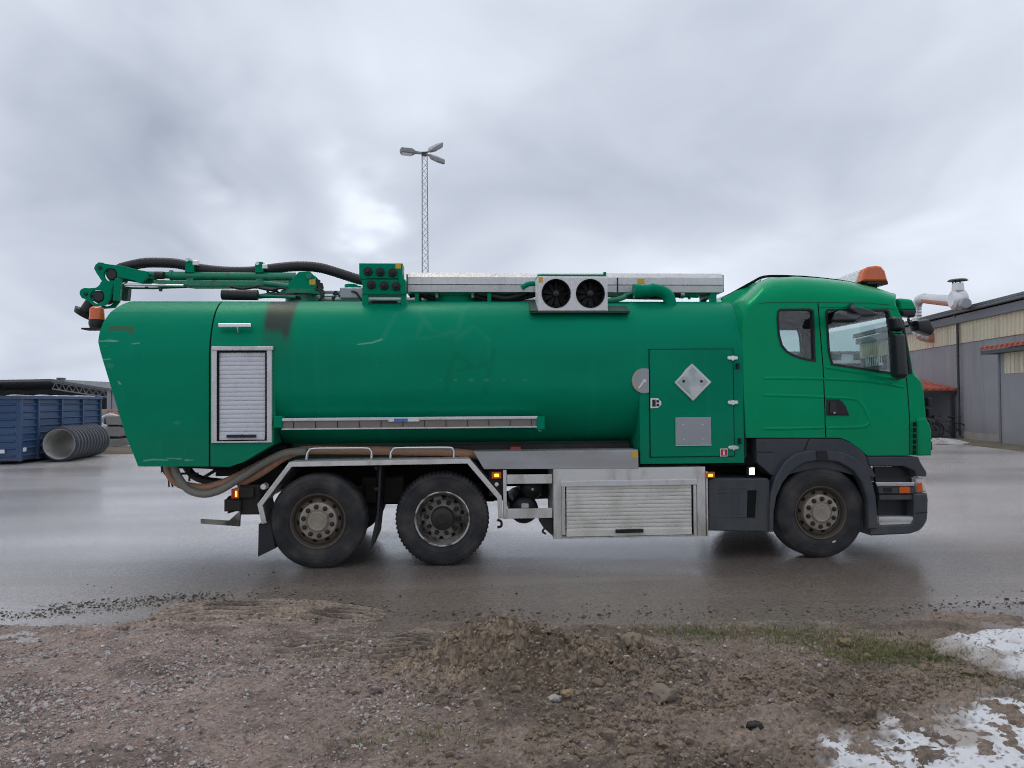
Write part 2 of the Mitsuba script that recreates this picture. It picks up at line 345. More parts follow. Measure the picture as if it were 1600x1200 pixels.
edge = np.array([(-3.5929,-2.6154),(-2.6718,-2.0005),(-2.1164,-1.7407),(-1.6815,-1.6636),(-1.0312,-1.6832),(-1.0852,-1.365),(-0.9435,-1.1524),(-0.2164,-1.0049),(0.4137,-1.1613),(0.65,-1.5899),(1.1791,-1.9241),(2.262,-2.0226),(3.6144,-2.1068),(4.7197,-2.1287),(5.5961,-2.0874),(6.5295,-2.0047),(7.8649,-1.8604),(9.9611,-1.6939)])
MC, MC2, TA, TB = np.array((1.9038,-3.3721)), np.array((2.4365,-3.5357)), np.array((0.951,-2.7981)), np.array((-0.2929,-1.7105))
G3 = lambda x, y, s: np.stack([x * s, y * s, 0 * x], -1)

def dirt_h(x, y):
    e = np.interp(x, edge[:, 0], edge[:, 1]) + 0.5 * (meshkit.fbm(G3(x, y, 2.2), 5, 21) - 0.5)
    s = e - y
    h = -0.03 + 0.035 * np.clip(s / 0.30, -1, 1) + 0.02 * np.clip(s / 1.5, 0, 1)
    n1, n2, n3, n4 = meshkit.fbm(G3(x, y, 1.3), 3, 1), meshkit.fbm(G3(x, y, 5.0), 3, 2), meshkit.fbm(G3(x, y, 17.0), 3, 3), meshkit.fbm(G3(x, y, 55.0), 2, 4)
    right = np.clip((x - 1.0) / 1.5, 0, 1)
    lump = np.clip(s / 1.2, 0, 1) * (0.35 + 0.65 * right)
    h = h + 0.05 * (n1 - 0.5) + 0.045 * (n2 - 0.5) * (0.4 + lump) + 0.034 * (n3 - 0.5) * (0.4 + 1.4 * lump) + 0.018 * (n4 - 0.5)
    rid = 1 - np.abs(2 * meshkit.fbm(G3(x, y, 3.6), 3, 8) - 1)
    h = h + 0.05 * (rid ** 3) * lump * np.clip((-3.0 - y) / 0.8, 0, 1)
    # the heap and its shoulder
    for c, rx, ry, a in ((MC + [-.08, .0], .42, .34, .26), (MC2, .50, .32, .12), (MC + [-.45, -.03], .3, .2, .09), (MC + [.95, -.30], .45, .28, .08)):
        d2 = ((x - c[0]) / rx) ** 2 + ((y - c[1]) / ry) ** 2
        g = a * np.exp(-d2 * (0.75 + 0.5 * n2))
        h = h + g * (0.72 + 0.55 * n2) + np.clip(g, 0, .1) * (0.8 * (n3 - 0.5) + 0.28 * (n4 - 0.5))
    # tyre tracks pressed in the mud
    for c, rx, ry, th, per in ((TA, .8, .34, .12, .105), (TB, .75, .30, -.10, .11), (TB + [.75, -.12], .5, .3, .25, .10)):
        d2 = ((x - c[0]) / rx) ** 2 + ((y - c[1]) / ry) ** 2
        w = np.exp(-d2 ** 2); h = h * (1 - .55 * w) + .55 * w * (.022 + .03 * (n1 - .5))
        u = (x - c[0]) * math.sin(th) + (y - c[1]) * math.cos(th) + 0.05 * (n2 - .5)
        zig = 0.06 * np.abs(((x - c[0]) / 0.30) % 2 - 1)
        h = h + w * (0.032 * (.5 + n2) * np.clip(2.2 * np.sin((u + zig) * 2 * np.pi / per), -1, 1) + 0.012)
    return h

def grid(xs, ys, hf, keep=None):
    X, Y = np.meshgrid(xs, ys); Z = hf(X, Y); nx, ny = len(xs), len(ys)
    v = np.stack([X, Y, Z], -1).reshape(-1, 3)
    i, j = np.meshgrid(np.arange(ny - 1), np.arange(nx - 1), indexing='ij'); a = (i * nx + j).reshape(-1)
    q = np.stack([a, a + 1, a + nx + 1, a + nx], 1)
    if keep is not None:
        k = keep(X, Y, Z).reshape(-1)
        q = q[k[q].any(1)]
    f = np.vstack([q[:, [0, 1, 2]], q[:, [0, 2, 3]]])
    m = trimesh.Trimesh(v, f, process=False); m.remove_unreferenced_vertices(); return m

def dirt_col(p, n, uv):
    x, y = p.x, p.y
    f1 = fbm(x * 0.9, y * 0.9, 0.0, 3); f2 = fbm(x * 6, y * 6, 2.0, 4); f3 = noise(x * 70, y * 70); f4 = fbm(x * 28, y * 28, 5.0, 3)
    c = mix((0.105, 0.081, 0.065), (0.215, 0.169, 0.138), f1 * 0.4 + f2 * 0.6)
    left = 1 - smoothstep(-0.6, 2.0, x + 0.8 * (f1 - 0.5))
    c = mix(c, mix((0.155, 0.120, 0.106), (0.315, 0.245, 0.215), f2), left * 0.8)
    for (cx, cy), rx, ry in ((TA, .9, .42), (TB, .95, .36), (TB + np.array([.8, -.1]), .6, .35)):
        d = dr.square((x - float(cx)) / rx) + dr.square((y - float(cy)) / ry)
        c = mix(c, mix((0.18, 0.146, 0.112), (0.30, 0.245, 0.19), f2), 0.6 * (1 - smoothstep(0.35, 1.25, d + 0.9 * (f2 - 0.5))))
    d = dr.square((x - float(MC[0]) - .15) / 1.0) + dr.square((y - float(MC[1])) / 0.52)
    c = mix(c, mix((0.115, 0.086, 0.058), (0.32, 0.25, 0.175), f4), 0.85 * (1 - smoothstep(0.5, 1.25, d + 0.8 * (f2 - 0.5))))
    wet = smoothstep(0.50, 0.72, fbm(x * 2.1, y * 3.1, 9.0, 4))
    c = c * (1 - 0.42 * wet)
    f5 = noise(x * 190, y * 190)
    return c * (0.38 + 0.52 * f3 + 0.42 * f4 + 0.55 * f5)
def dirt_bump(p, n, uv): return fbm(p.x * 45, p.y * 45, p.z * 45, 4)
scene['dirt'] = pr(P_(dirt_col), 0.75, spec=0.3, bump=(dirt_bump, 0.028, 0.003))
ys = np.concatenate([[-9.0, -8.0, -7.0, -6.2], np.arange(-5.6, -4.0, 0.009), np.arange(-4.0, -1.2, 0.0125)])
xs = np.concatenate([[-14, -10, -7, -5.0], np.arange(-4.2, 7.6, 0.0125), [8.5, 10, 13, 18]])
add('dirt_ground', grid(xs, ys, dirt_h, keep=lambda X, Y, Z: Z > -0.012), 'dirt', smooth=True, kind='structure', label='muddy brown dirt ground with tyre tracks and a heap of soil in front of the asphalt')

snow_poly = [Polygon([(5.0309,-3.0822),(5.3415,-2.8958),(5.7498,-2.7528),(6.5817,-2.3774),(7.3123,-2.444),(5.8667,-3.9707),(5.0056,-4.0033),(4.9909,-3.7979),(4.9461,-3.4844),(4.8808,-3.3754)]), Polygon([(3.8615,-4.5742),(4.1837,-4.3405),(4.5239,-4.1128),(4.9123,-4.1257),(6.1088,-4.1466),(4.3115,-5.8735),(3.1098,-5.7822),(3.1462,-5.3173),(3.3002,-4.9418),(3.5679,-4.7331)])]
import shapely
def snow_sd(x, y):
    pts = shapely.points(np.ravel(x), np.ravel(y)); sd = np.full(np.size(x), -9.0)
    for pg in snow_poly:
        inside = shapely.contains(pg, pts); dd = shapely.distance(pg.exterior, pts); sd = np.maximum(sd, np.where(inside, dd, -dd))
    return sd.reshape(np.shape(x))

# stones and clods
def blob(r, n=0, flat=0.65, seed=0):
    m = trimesh.creation.icosphere(subdivisions=n); q = np.random.default_rng(seed)
    v = m.vertices * (1 + 0.28 * q.standard_normal((len(m.vertices), 1)).clip(-1.6, 1.6)); v = v * [1, q.uniform(.65, 1), flat]
    return v * r, m.faces
def scatter(n, region, rfn, dens, flat=0.65, sink=0.35, zf=dirt_h, seed=3, sub=0):
    q = np.random.default_rng(seed); V, F, k = [], [], 0
    base = [blob(1.0, sub, flat, s) for s in range(24)]
    x = q.uniform(region[0], region[1], n * 4); y = q.uniform(region[2], region[3], n * 4)
    ok = q.uniform(size=n * 4) < dens(x, y); x, y = x[ok][:n], y[ok][:n]
    z = zf(x, y); r = rfn(q, x, y)
    which, a = q.integers(24, size=len(x)), q.uniform(0, 6.28, len(x))
    for b, (v, f) in enumerate(base):
        i = np.nonzero(which == b)[0]; c, s = np.cos(a[i])[:, None], np.sin(a[i])[:, None]; w = r[i][:, None, None] * v[None]
        w = np.stack([w[..., 0] * c - w[..., 1] * s + x[i][:, None], w[..., 0] * s + w[..., 1] * c + y[i][:, None], w[..., 2] + (z[i] + r[i] * flat * (1 - 2 * sink))[:, None]], -1)
        V.append(w.reshape(-1, 3)); F.append((f[None] + (k + np.arange(len(i)) * len(v))[:, None, None]).reshape(-1, 3)); k += len(i) * len(v)
    return trimesh.Trimesh(np.vstack(V), np.vstack(F), process=False)
def stone_col(p, n, uv):
    a, b = dr.floor(p.x * 42), dr.floor(p.y * 42)
    r = mikit.cell_rand(a, b, 1); t = mikit.cell_rand(a, b, 2)
    c = mix(mix((0.13, 0.11, 0.10), (0.44, 0.40, 0.385), r), (0.33, 0.22, 0.19), smoothstep(0.72, 0.9, t))
    return c * (0.75 + 0.5 * noise(p.x * 150, p.y * 150, p.z * 150))
scene['gravel_stone'] = pr(P_(stone_col), 0.6, spec=0.4)
def gd(x, y):
    left = np.clip((1.9 - x) / 2.2, 0.10, 1) * np.clip((-2.3 - y) / 1.2, 0.12, 1)
    p = meshkit.fbm(G3(x, y, 1.6), 4, 31)
    return left * np.clip((p - 0.34) * 4, 0.22, 1)
add('gravel', scatter(60000, (-3.4, 4.2, -5.0, -1.9), lambda q, x, y: 0.0033 * np.exp(q.normal(0.2, 0.65, len(x))).clip(.5, 7), gd, seed=5), 'gravel_stone', smooth=False, kind='stuff', label='loose grey and pinkish gravel lying on the dirt at left front', cat_='gravel')
def clod_col(p, n, uv): return mix((0.105, 0.080, 0.058), (0.27, 0.212, 0.158), fbm(p.x * 22, p.y * 22, p.z * 22, 4))
scene['clod_earth'] = pr(P_(clod_col), 0.85, spec=0.2)
def cd(x, y):
    m = np.exp(-(((x - MC[0] - .15) / 1.0) ** 2 + ((y - MC[1]) / 0.5) ** 2))
    r = np.clip((x - 0.8) / 1.2, 0, 1) * np.clip((-3.0 - y) / 0.8, 0, 1) * np.clip((meshkit.fbm(G3(x, y, 1.8), 3, 77) - .4) * 5, 0.1, 1)
    sn = (snow_sd(x, y) > -.08) * .96
    tr = 0.4 * np.exp(-(((x - TB[0]) / .9) ** 2 + ((y - TB[1]) / 0.3) ** 2))
    return np.clip(m + 0.7 * r + tr, 0, 1) * (1 - sn)
add('dirt_clods', scatter(15000, (-2.0, 5.0, -5.0, -1.9), lambda q, x, y: 0.0056 * np.exp(q.normal(0.25, 0.6, len(x))).clip(.5, 6), cd, flat=0.75, seed=8), 'clod_earth', smooth=False, kind='stuff', label='crumbs and clods of brown soil on the heap and the muddy ground', cat_='soil')
def deb(x, y):
    e = np.interp(x, edge[:, 0], edge[:, 1])
    c = np.exp(-(((x - (-1.5837,-1.3407)[0]) / .85) ** 2 + ((y - (-1.5837,-1.3407)[1] - .30 * (x - (-1.5837,-1.3407)[0])) / 0.20) ** 2) ** 1.5) * np.clip((meshkit.fbm(G3(x, y, 4), 3, 91) - .30) * 6, .15, 1) * 2
    return np.clip(c * 1.2 + 0.012 * np.exp(-np.abs(y - e) / 0.9) + 0.35 * np.exp(-np.abs(y - e) / 0.12) * (x > -.5), 0, 1)
def debris_col(p, n, uv): return mix((0.03, 0.028, 0.025), (0.11, 0.10, 0.085), noise(p.x * 50, p.y * 50))
scene['debris'] = pr(P_(debris_col), 0.7, spec=0.3)
add('asphalt_grit', scatter(15000, (-5.5, 7.5, -2.9, 0.6), lambda q, x, y: 0.0065 * np.exp(q.normal(0.0, 0.5, len(x))).clip(.4, 3), deb, zf=lambda x, y: np.maximum(dirt_h(x, y), 0), seed=9), 'debris', smooth=False, kind='stuff', label='dark grit and crumbs scattered on the asphalt along the edge of the dirt', cat_='grit')
for (g, r, mat, lab, sd) in (((2.1094,-4.026), .036, (0.33, 0.32, 0.29), 'pale grey stone half sunk in the mud below the soil heap', 3),
                             ((2.1865,-4.0137), .038, (0.24, 0.165, 0.095), 'rusty yellow stone right beside the pale grey stone', 5),
                             ((2.7419,-4.0784), .075, (0.17, 0.135, 0.105), 'broad flat brown stone in the mud at the centre front', 8),
                             ((3.123,-4.5142), .045, (0.02, 0.018, 0.017), 'small black lump lying in the mud at the front', 9),
                             ((2.7026,-3.4404), .085, (0.17, 0.135, 0.095), 'pointed tan clod on the right foot of the soil heap', 12),
                             ((4.3601,-3.0527), .05, (0.16, 0.115, 0.06), 'small ochre stone among the grass', 15),
                             ((1.0486,-3.7636), .04, (0.2, 0.155, 0.14), 'pinkish stone among the grey gravel', 19)):
    k = f'stone_bsdf_{sd}'
    scene[k] = pr(mat, 0.7)
    v, f = blob(r, 2, 0.6, sd); m = trimesh.Trimesh(v, f, process=False); m = trimesh.smoothing.filter_laplacian(m, iterations=1)
    m.vertices += 0.22 * r * (meshkit.fbm(m.vertices / r * 3 + sd, 3, sd)[:, None] - .5) * 2
    m.apply_translation([g[0], g[1], float(dirt_h(np.array([g[0]]), np.array([g[1]]))[0]) + 0.012])
    add('stone', m, k, smooth=True, label=lab, cat_='stone')

# grass tufts
def grass_mesh(n, seed=4):
    q = np.random.default_rng(seed); V, F, k = [], [], 0
    blobs = np.array([(3.2733,-2.5316),(3.4221,-2.7098),(3.633,-2.68),(3.7808,-2.8206),(4.1353,-2.6919),(4.3681,-2.8412),(4.4062,-3.0567),(4.5597,-3.0408),(4.6651,-3.1937),(4.7653,-3.3389),(4.5675,-3.5144),(4.404,-3.2402),(4.176,-2.9323),(4.9779,-3.1502),(4.5096,-3.3826),(4.6994,-3.3332),(4.6863,-3.8711),(4.7353,-3.9806),(1.311,-4.4054),(1.3256,-4.3683)])
    wts = np.array([1, .8, 1, 1.4, 1.2, 1.2, 1.2, 1.5, 2.2, 2.2, 2, 1.2, 1, .8, 2, 2.5, .5, .4, .4, .3]); wts /= wts.sum()
    C0 = blobs[q.choice(len(blobs), n, p=wts)] + q.normal(size=(n, 2)) * [.27, .085]; Z0 = dirt_h(C0[:, 0], C0[:, 1])
    for i in range(n):
        (x, y), z = C0[i], Z0[i]; h = q.uniform(.012, .042); a = q.uniform(0, 6.28); w = .0022
        dx, dy = math.cos(a), math.sin(a); lx, ly = q.normal(0, .6) * h, q.normal(0, .6) * h
        V += [[x - dx * w, y - dy * w, z - .004], [x + dx * w, y + dy * w, z - .004], [x + lx * .5 + dx * w * .7, y + ly * .5 + dy * w * .7, z + h * .7], [x + lx * .5 - dx * w * .7, y + ly * .5 - dy * w * .7, z + h * .7], [x + lx * 1.4, y + ly * 1.4, z + h]]
        F += [[k, k + 1, k + 2], [k, k + 2, k + 3], [k + 3, k + 2, k + 4]]; k += 5
    return trimesh.Trimesh(V, F, process=False)
def grass_col(p, n, uv):
    r = mikit.cell_rand(dr.floor(p.x * 60), dr.floor(p.y * 60), 4); b = noise(p.x * 3, p.y * 4)
    return mix(mix((0.065, 0.10, 0.022), (0.14, 0.18, 0.05), r), (0.20, 0.165, 0.09), smoothstep(0.45, 0.9, b * 0.6 + r * 0.5))
scene['grass_blade'] = pr(P_(grass_col), 0.6, spec=0.3)
add('grass', grass_mesh(8500), 'grass_blade', smooth=False, kind='stuff', label='sparse short winter grass growing in the mud at right front', cat_='grass')

# snow
def snow_h(x, y):
    sd = snow_sd(x, y)
    n1 = meshkit.fbm(G3(x, y, 3.2), 4, 51); n2 = meshkit.fbm(G3(x, y, 14), 3, 52); n3 = meshkit.fbm(G3(x, y, 50), 2, 53)
    low = np.clip((-3.6 - y) / 0.5, 0, 1)
    s = sd + (0.34 + .30 * low) * (n1 - .5) + (.10 + .16 * low) * (n2 - .5) + low * 0.04
    t = np.clip(s / .22, -1, 1)
    up = np.clip(1 - low, 0, 1)
    base = dirt_h(x, y)
    return base * (1 - .6 * np.clip(t, 0, 1)) + 0.002 + .035 * t + up * .12 * np.clip(s / .6, 0, 1) * (.4 + n1) + (.02 * (n2 - .5) + 0.008 * (n3 - .5)) * np.clip(t + .3, 0, 1), t
def snow_col(p, n, uv):
    d = smoothstep(0.55, 0.8, fbm(p.x * 7, p.y * 7, 3.0, 4)); s = smoothstep(0.70, 0.80, fbm(p.x * 45, p.y * 45, 1.0, 2)) ; w = smoothstep(0.42, 0.75, fbm(p.x * 2.3, p.y * 2.3, 8.0, 3))
    e = fbm(p.x * 18, p.y * 18, 6.0, 4)
    c = mix((0.46, 0.475, 0.505), (0.215, 0.19, 0.165), dr.clip(0.7 * d + 0.5 * w + 0.9 * (e - 0.45), 0, 1))
    return mix(c, (0.08, 0.062, 0.05), s * 0.75)
scene['snow_old'] = pr(P_(snow_col), 0.6, spec=0.3, bump=(lambda p, n, uv: fbm(p.x * 35, p.y * 35, 0.0, 3), 0.01, 0.003))
sx, sy = np.arange(2.9, 8.2, .0125), np.arange(-5.4, -2.1, .0125)
SX, SY = np.meshgrid(sx, sy); SH, ST = snow_h(SX, SY)
sm = grid(sx, sy, lambda X, Y: SH, keep=lambda X, Y, Z: ST > -0.55)
sv = sm.vertices; st = snow_h(sv[:, 0], sv[:, 1])[1]
f1, f2, f3 = meshkit.fbm(G3(sv[:, 0], sv[:, 1], 2.4), 4, 61), meshkit.fbm(G3(sv[:, 0], sv[:, 1], 11), 4, 62), meshkit.fbm(G3(sv[:, 0], sv[:, 1], 45), 2, 63)
w_ = np.clip((st + .25 + 1.3 * (f2 - .5)) / 1.1, 0, 1); w_ = w_ * w_ * (3 - 2 * w_)
dirt_ = np.clip((f1 - .47) * 3.5 + (f2 - .5) * 1.6, 0, .8)[:, None]; sp_ = np.clip((f3 - .66) * 9, 0, .9)[:, None]
col_ = np.array([.155, .130, .110]) * (1 - w_[:, None]) + np.array([.56, .575, .60]) * w_[:, None]
col_ = col_ * (1 - dirt_) + np.array([.26, .225, .19]) * dirt_; col_ = col_ * (1 - sp_) + np.array([.09, .07, .055]) * sp_
scene['snow_melting'] = {'type': 'twosided', 'bsdf': {'type': 'principled', 'base_color': {'type': 'mesh_attribute', 'name': 'vertex_color'}, 'roughness': .55, 'specular': .35}}
add('snow_patch', sm, 'snow_melting', smooth=True, color=col_, kind='stuff', label='patches of old dirty melting snow at the right front corner', cat_='snow')

# ------------------------------------------------------------------ far setting: hangar on the right
def local(fr, m):
    # mesh built with x along the wall, y outward from it, z up
    (o, e, n) = fr; m = m.copy(); v = m.vertices
    m.vertices = np.stack([o[0] + v[:, 0] * e[0] + v[:, 1] * n[0], o[1] + v[:, 0] * e[1] + v[:, 1] * n[1], v[:, 2]], 1)
    if m.volume < 0: m.invert()
    return m
HG = ((22.7731,19.3983),(0.1713,0.9852),(-0.9852,0.1713))
def hbox(s0, s1, n0, n1, z0, z1, c=0.003): return local(HG, box(s0, s1, n0, n1, z0, z1, c))
def hloc(p):
    dx, dy = p.x - HG[0][0], p.y - HG[0][1]
    return dx * HG[1][0] + dy * HG[1][1]
def wall_grey(p, n, uv):
    f = fbm(p.x * .5, p.y * .5, p.z * .9, 4); s = smoothstep(.5, .85, fbm(hloc(p) * 3, p.z * .3, 0.0, 3)); low = 1 - smoothstep(0.2, 1.6, p.z + f)
    return mix(mix((0.215, 0.215, 0.235), (0.265, 0.262, 0.275), f), (0.15, 0.145, 0.15), .35 * s + .35 * low)
scene['wall_grey'] = pr(P_(wall_grey), 0.6, spec=0.3)
def wall_cream(p, n, uv):
    s = smoothstep(.45, .85, fbm(hloc(p) * 3.5, p.z * .35, 4.0, 3))
    return mix((0.56, 0.505, 0.375), (0.38, 0.34, 0.25), .6 * s)
scene['wall_cream'] = pr(P_(wall_cream), 0.6, spec=0.3)
scene['shed_roof'] = pr((0.10, 0.105, 0.115), 0.5)
scene['dark_trim'] = pr((0.035, 0.037, 0.042), 0.5)
scene['grey_trim'] = pr((0.12, 0.125, 0.14), 0.5)
def conc(p, n, uv): return mix((0.19, 0.18, 0.17), (0.33, 0.31, 0.29), fbm(p.x * 2, p.y * 2, p.z * 4, 4))
scene['concrete'] = pr(P_(conc), 0.8)
def redtile(p, n, uv): return mix((0.42, 0.10, 0.06), (0.27, 0.07, 0.045), fbm(p.x * 3, p.y * 3, p.z * 3, 4))
scene['red_sheet'] = pr(P_(redtile), 0.55)
def duct(p, n, uv): return mix((0.80, 0.80, 0.80), (0.55, 0.55, 0.55), fbm(p.x * 3, p.y * 3, p.z * 3, 3))
scene['duct_metal'] = pr(P_(duct), 0.35, metal=0.8)
scene['rust_and_reflection'] = pr((0.46, 0.22, 0.15), 0.6)  # rust on elbow and rack; also the reflection painted under the cross pipe

S_FAR, S_NEAR, EAVE = 17.7, -14.0, 5.59
HB = 'wash_hall'
corr = lambda s0, s1, z0, z1, n, per, amp: None
def ribbed(s0, s1, z0, z1, n0, per, amp):
    # trapezoidal sheet seen from outside: profile in (s, n), extruded in z
    top, s = [], s0
    while s < s1 - 1e-6:
        for a, b in ((0, 0), (.35, 0), (.5, amp), (.85, amp)): 
            if s + a * per < s1: top.append((s + a * per, n0 + b))
        s += per
    top.append((s1, n0))
    poly = top + [(s1, n0 - .06), (s0, n0 - .06)]
    return local(HG, ext(poly, z0, z1, 'z', 0))
CZ = [(10.0238,4.181),(-0.1655,4.2202)]; CREAM = 0.5 * (CZ[0][1] + CZ[1][1])
add('wall', hbox(S_NEAR, S_FAR, -16, -.10, -.2, EAVE - .15), 'wall_grey', HB, smooth=False)
s = S_NEAR; k = 0
while s < S_FAR - .01:                                     # the lower wall in tall panels with joints
    e = min(s + 1.2, S_FAR); add('wall_panel', hbox(s + .006, e - .006, -.11, 0, .32, CREAM - .01, .006), 'wall_grey', HB, smooth=False); s = e
add('cream_band', ribbed(S_NEAR, S_FAR, CREAM, EAVE - .5, 0.02, .30, .035), 'wall_cream', HB, smooth=False, label='cream corrugated band under the eaves')
add('plinth', hbox(S_NEAR, S_FAR, -.1, .04, -.2, .315), 'concrete', HB, smooth=False)
add('eave_board', hbox(S_NEAR, S_FAR + .15, -.1, .22, EAVE - .5, EAVE - .16), 'grey_trim', HB, smooth=False)
add('gutter', hbox(S_NEAR, S_FAR + .25, .12, .36, EAVE - .10, EAVE + .01, .02), 'shed_roof', HB, smooth=False)
add('roof', local(HG, ext([(.30, EAVE + .03), (.30, EAVE + .13), (-8, EAVE + 1.0), (-16.3, EAVE + .13), (-16.3, EAVE + .03), (-8, EAVE + .9)], S_NEAR, S_FAR + .3, 'x', 0).copy()) if False else local(HG, trimesh.Trimesh(*(lambda m: (m.vertices, m.faces))(ext([(.32, EAVE + .03), (.32, EAVE + .13), (-8, EAVE + 1.0), (-16.3, EAVE + .13), (-16.3, EAVE + .03), (-8, EAVE + .9)], S_NEAR, S_FAR + .3, 'x', 0)), process=False)), 'shed_roof', HB, smooth=False)
add('gable_wall', local(HG, ext([(-.1, EAVE - .16), (-8, EAVE + .85), (-16, EAVE - .16)], S_FAR - .1, S_FAR - .02, 'x', 0)), 'wall_cream', HB, smooth=False)
dp = [(4.8122,5.2475),(4.7262,0.1491)][1][0]
add('downpipe', local(HG, cat(cyl((dp, .14, .1), (dp, .14, EAVE - .3), .055, 10), cyl((dp, .14, EAVE - .3), (dp, .26, EAVE - .1), .055, 10), *[cyl((dp, .14, z), (dp, .14, z + .06), .07, 10) for z in (.9, 2.2, 3.6)])), 'dark_trim', HB)
# lettering on the far part of the wall
tx = [(17.1565,3.6645),(13.9311,3.9237)]
t = meshkit.text_mesh('TVÄTTHALL', 0.62, 0.03, bold=True); w = np.ptp(t.vertices[:, 0]); v = t.vertices - t.vertices.min(0)
s0, s1 = tx[0][0], tx[1][0]; zt = tx[0][1]
t = trimesh.Trimesh(np.stack([s0 + v[:, 0] / w * (s1 - s0), v[:, 2] + .012, zt + v[:, 1]], 1), t.faces, process=False)
add('wall_sign', local(HG, box(min(s0, s1) - .5, max(s0, s1) + .5, .002, .012, zt - .25, zt + .95, 0)), 'dark_trim', HB, smooth=False, label='dark sign strip with white capital letters on the far part of the wall')
add('lettering', local(HG, t), 'white_paint', HB + '__wall_sign', smooth=False)
tag(HB, 'long grey hall with a cream band under dark eaves at the right edge', 'building')

# open lean-to with red roof against the wall
LT = 'bicycle_shelter'
ev = [(5.11,2.114),(8.883,2.5868)]
e0, e1 = ev[0][0] + .05, ev[1][0] + .9
ez0, ez1 = ev[0][1], ev[1][1] + (ev[1][1] - ev[0][1]) * .25
def roof_piece(n0, n1, dz, th, ds=0.0): return local(HG, ext([(e0 - ds, ez0 + dz), (e1, ez1 + dz), (e1, ez1 + dz + th), (e0 - ds, ez0 + dz + th)], n0, n1, 'y', 0))
add('roof_deck', roof_piece(.03, 4.2, 0, .05), 'red_sheet', LT, smooth=False)
for i in range(14): add('roof_rib', roof_piece(.05 + i * .3, .2 + i * .3, .051, .06, .04), 'red_sheet', LT, smooth=False)
add('fascia', hbox(e0 + .01, e0 + .06, .03, 4.2, ez0 - .16, ez0 - .012), 'dark_trim', LT, smooth=False)
for n_ in (.10, 4.0): add('post', hbox(e0 + .07, e0 + .20, n_, n_ + .13, 0, ez0 - .05), 'dark_trim', LT, smooth=False)
add('back_wall', hbox(e1 - .1, e1, .03, 4.2, 0, ez1), 'grey_trim', LT, smooth=False)
add('side_rail', hbox(e0 + .3, e1 - .2, .04, .09, 0, ez0 - .05), 'grey_trim', LT, smooth=False)
tag(LT, 'open lean-to with red corrugated roof built against the grey hall', 'shelter')

# porch on the right
PR_ = 'hall_porch'
q = [(0.5618,0.0424),(0.7043,3.6276),(0.0497,3.4881),(0.0809,2.7065)]
ps = q[0][0]; pz = q[1][1]
add('wall', hbox(-9, ps, .05, .5, 0, pz - .05), 'wall_grey', PR_, smooth=False)
add('corner_trim', hbox(ps - .12, ps + .02, .4, .53, .0, pz - .06), 'grey_trim', PR_, smooth=False)
add('cream_panel', local(HG, trimesh.util.concatenate([box(-9, q[2][0], .502, .525, q[3][1], q[2][1], 0)] + [box(q[2][0] - .3 * i - .1, q[2][0] - .3 * i, .52, .545, q[3][1], q[2][1], 0) for i in range(12)])), 'wall_cream', PR_, smooth=False)
add('eave', hbox(-9, ps + .35, .05, 1.0, pz - .14, pz), 'dark_trim', PR_, smooth=False)
add('roof', local(HG, trimesh.util.concatenate([ext([(.02, pz + .25), (.02, pz + .2), (1.05, pz + .02), (1.05, pz + .08)], -9, ps + .3, 'x', 0)] + [ext([(.02, pz + .30), (.02, pz + .24), (1.08, pz + .04), (1.08, pz + .14)], ps + .1 - i * .36, ps + .27 - i * .36, 'x', .01) for i in range(24)])), 'red_sheet', PR_, smooth=False)
tag(PR_, 'low porch with red tiled roof and cream panel on the hall at the right edge', 'porch')

# extraction duct with fan on the eave
ED = 'extraction_duct'
def hp(s, n, z): return [HG[0][0] + s * HG[1][0] + n * HG[2][0], HG[0][1] + s * HG[1][1] + n * HG[2][1], z]
a = [(7.4714,6.456),(3.2405,5.9671),(6.4738,4.6847),(7.4989,5.8446)]
sF, zF = a[1][0], a[1][1]; sD, zD = a[0][0], a[0][1]
R_ = .21
pts = [hp(sD, .05, a[2][1]), hp(sD, .45, a[2][1] + .02), hp(sD, .72, a[2][1] + .25), hp(sD, .75, a[2][1] + .8), hp(sD, .75, zD - .7), hp(sD - .05, .75, zD - .25), hp(sD - .35, .75, zD), hp(sD - 1.0, .75, zD)]
add('riser_pipe', tube(pts, R_, 16, 6, corr=(.16, .012)), 'duct_metal', ED)
add('pipe_elbow', tube([hp(sD, -.05, a[2][1]), hp(sD, .3, a[2][1])], R_ + .03, 16), 'rust_and_reflection', ED)
add('cross_pipe', cyl(hp(sD - .9, .75, zD), hp(sF + .3, .75, zF), R_, 18), 'duct_metal', ED)
add('underside_reflection', (lambda m: m)(tube([hp(sD - 1.0, .75, zD - .05), hp(sF + .5, .75, zF - .05)], R_ - .004, 16)), 'rust_and_reflection', ED, label='reddish reflection painted along the underside of the cross pipe')  # reddish tube stands in for the reflection on the pipe's underside
add('fan_housing', cat(lathe([(0, -.30), (.30, -.30), (.42, -.2), (.46, 0), (.42, .2), (.30, .30), (0, .30)], (0, 0, 0), 'y', 24)).apply_transform(np.array([[HG[1][0], HG[2][0], 0, hp(sF, .75, 0)[0]], [HG[1][1], HG[2][1], 0, hp(sF, .75, 0)[1]], [0, 0, 1, zF], [0, 0, 0, 1]], float)), 'duct_metal', ED)
zc = [(3.2062,6.7789)][0][1]
add('chimney', cyl(hp(sF, .75, zF + .2), hp(sF, .75, zc - .12), .26, 16, .22), 'duct_metal', ED)
add('rain_cap', cat(cyl(hp(sF, .75, zc - .02), hp(sF, .75, zc + .04), .40, 16, .34), *[cyl(hp(sF + dx, .75 + dy, zc - .14), hp(sF + dx, .75 + dy, zc), .03, 6) for dx, dy in ((.2, 0), (-.2, 0), (0, .2))]), 'dark_trim', ED)
add('motor', cyl(hp(sF - .4, .75, zF - .25), hp(sF - .75, .75, zF - .25), .2, 14), 'steel_grey', ED)
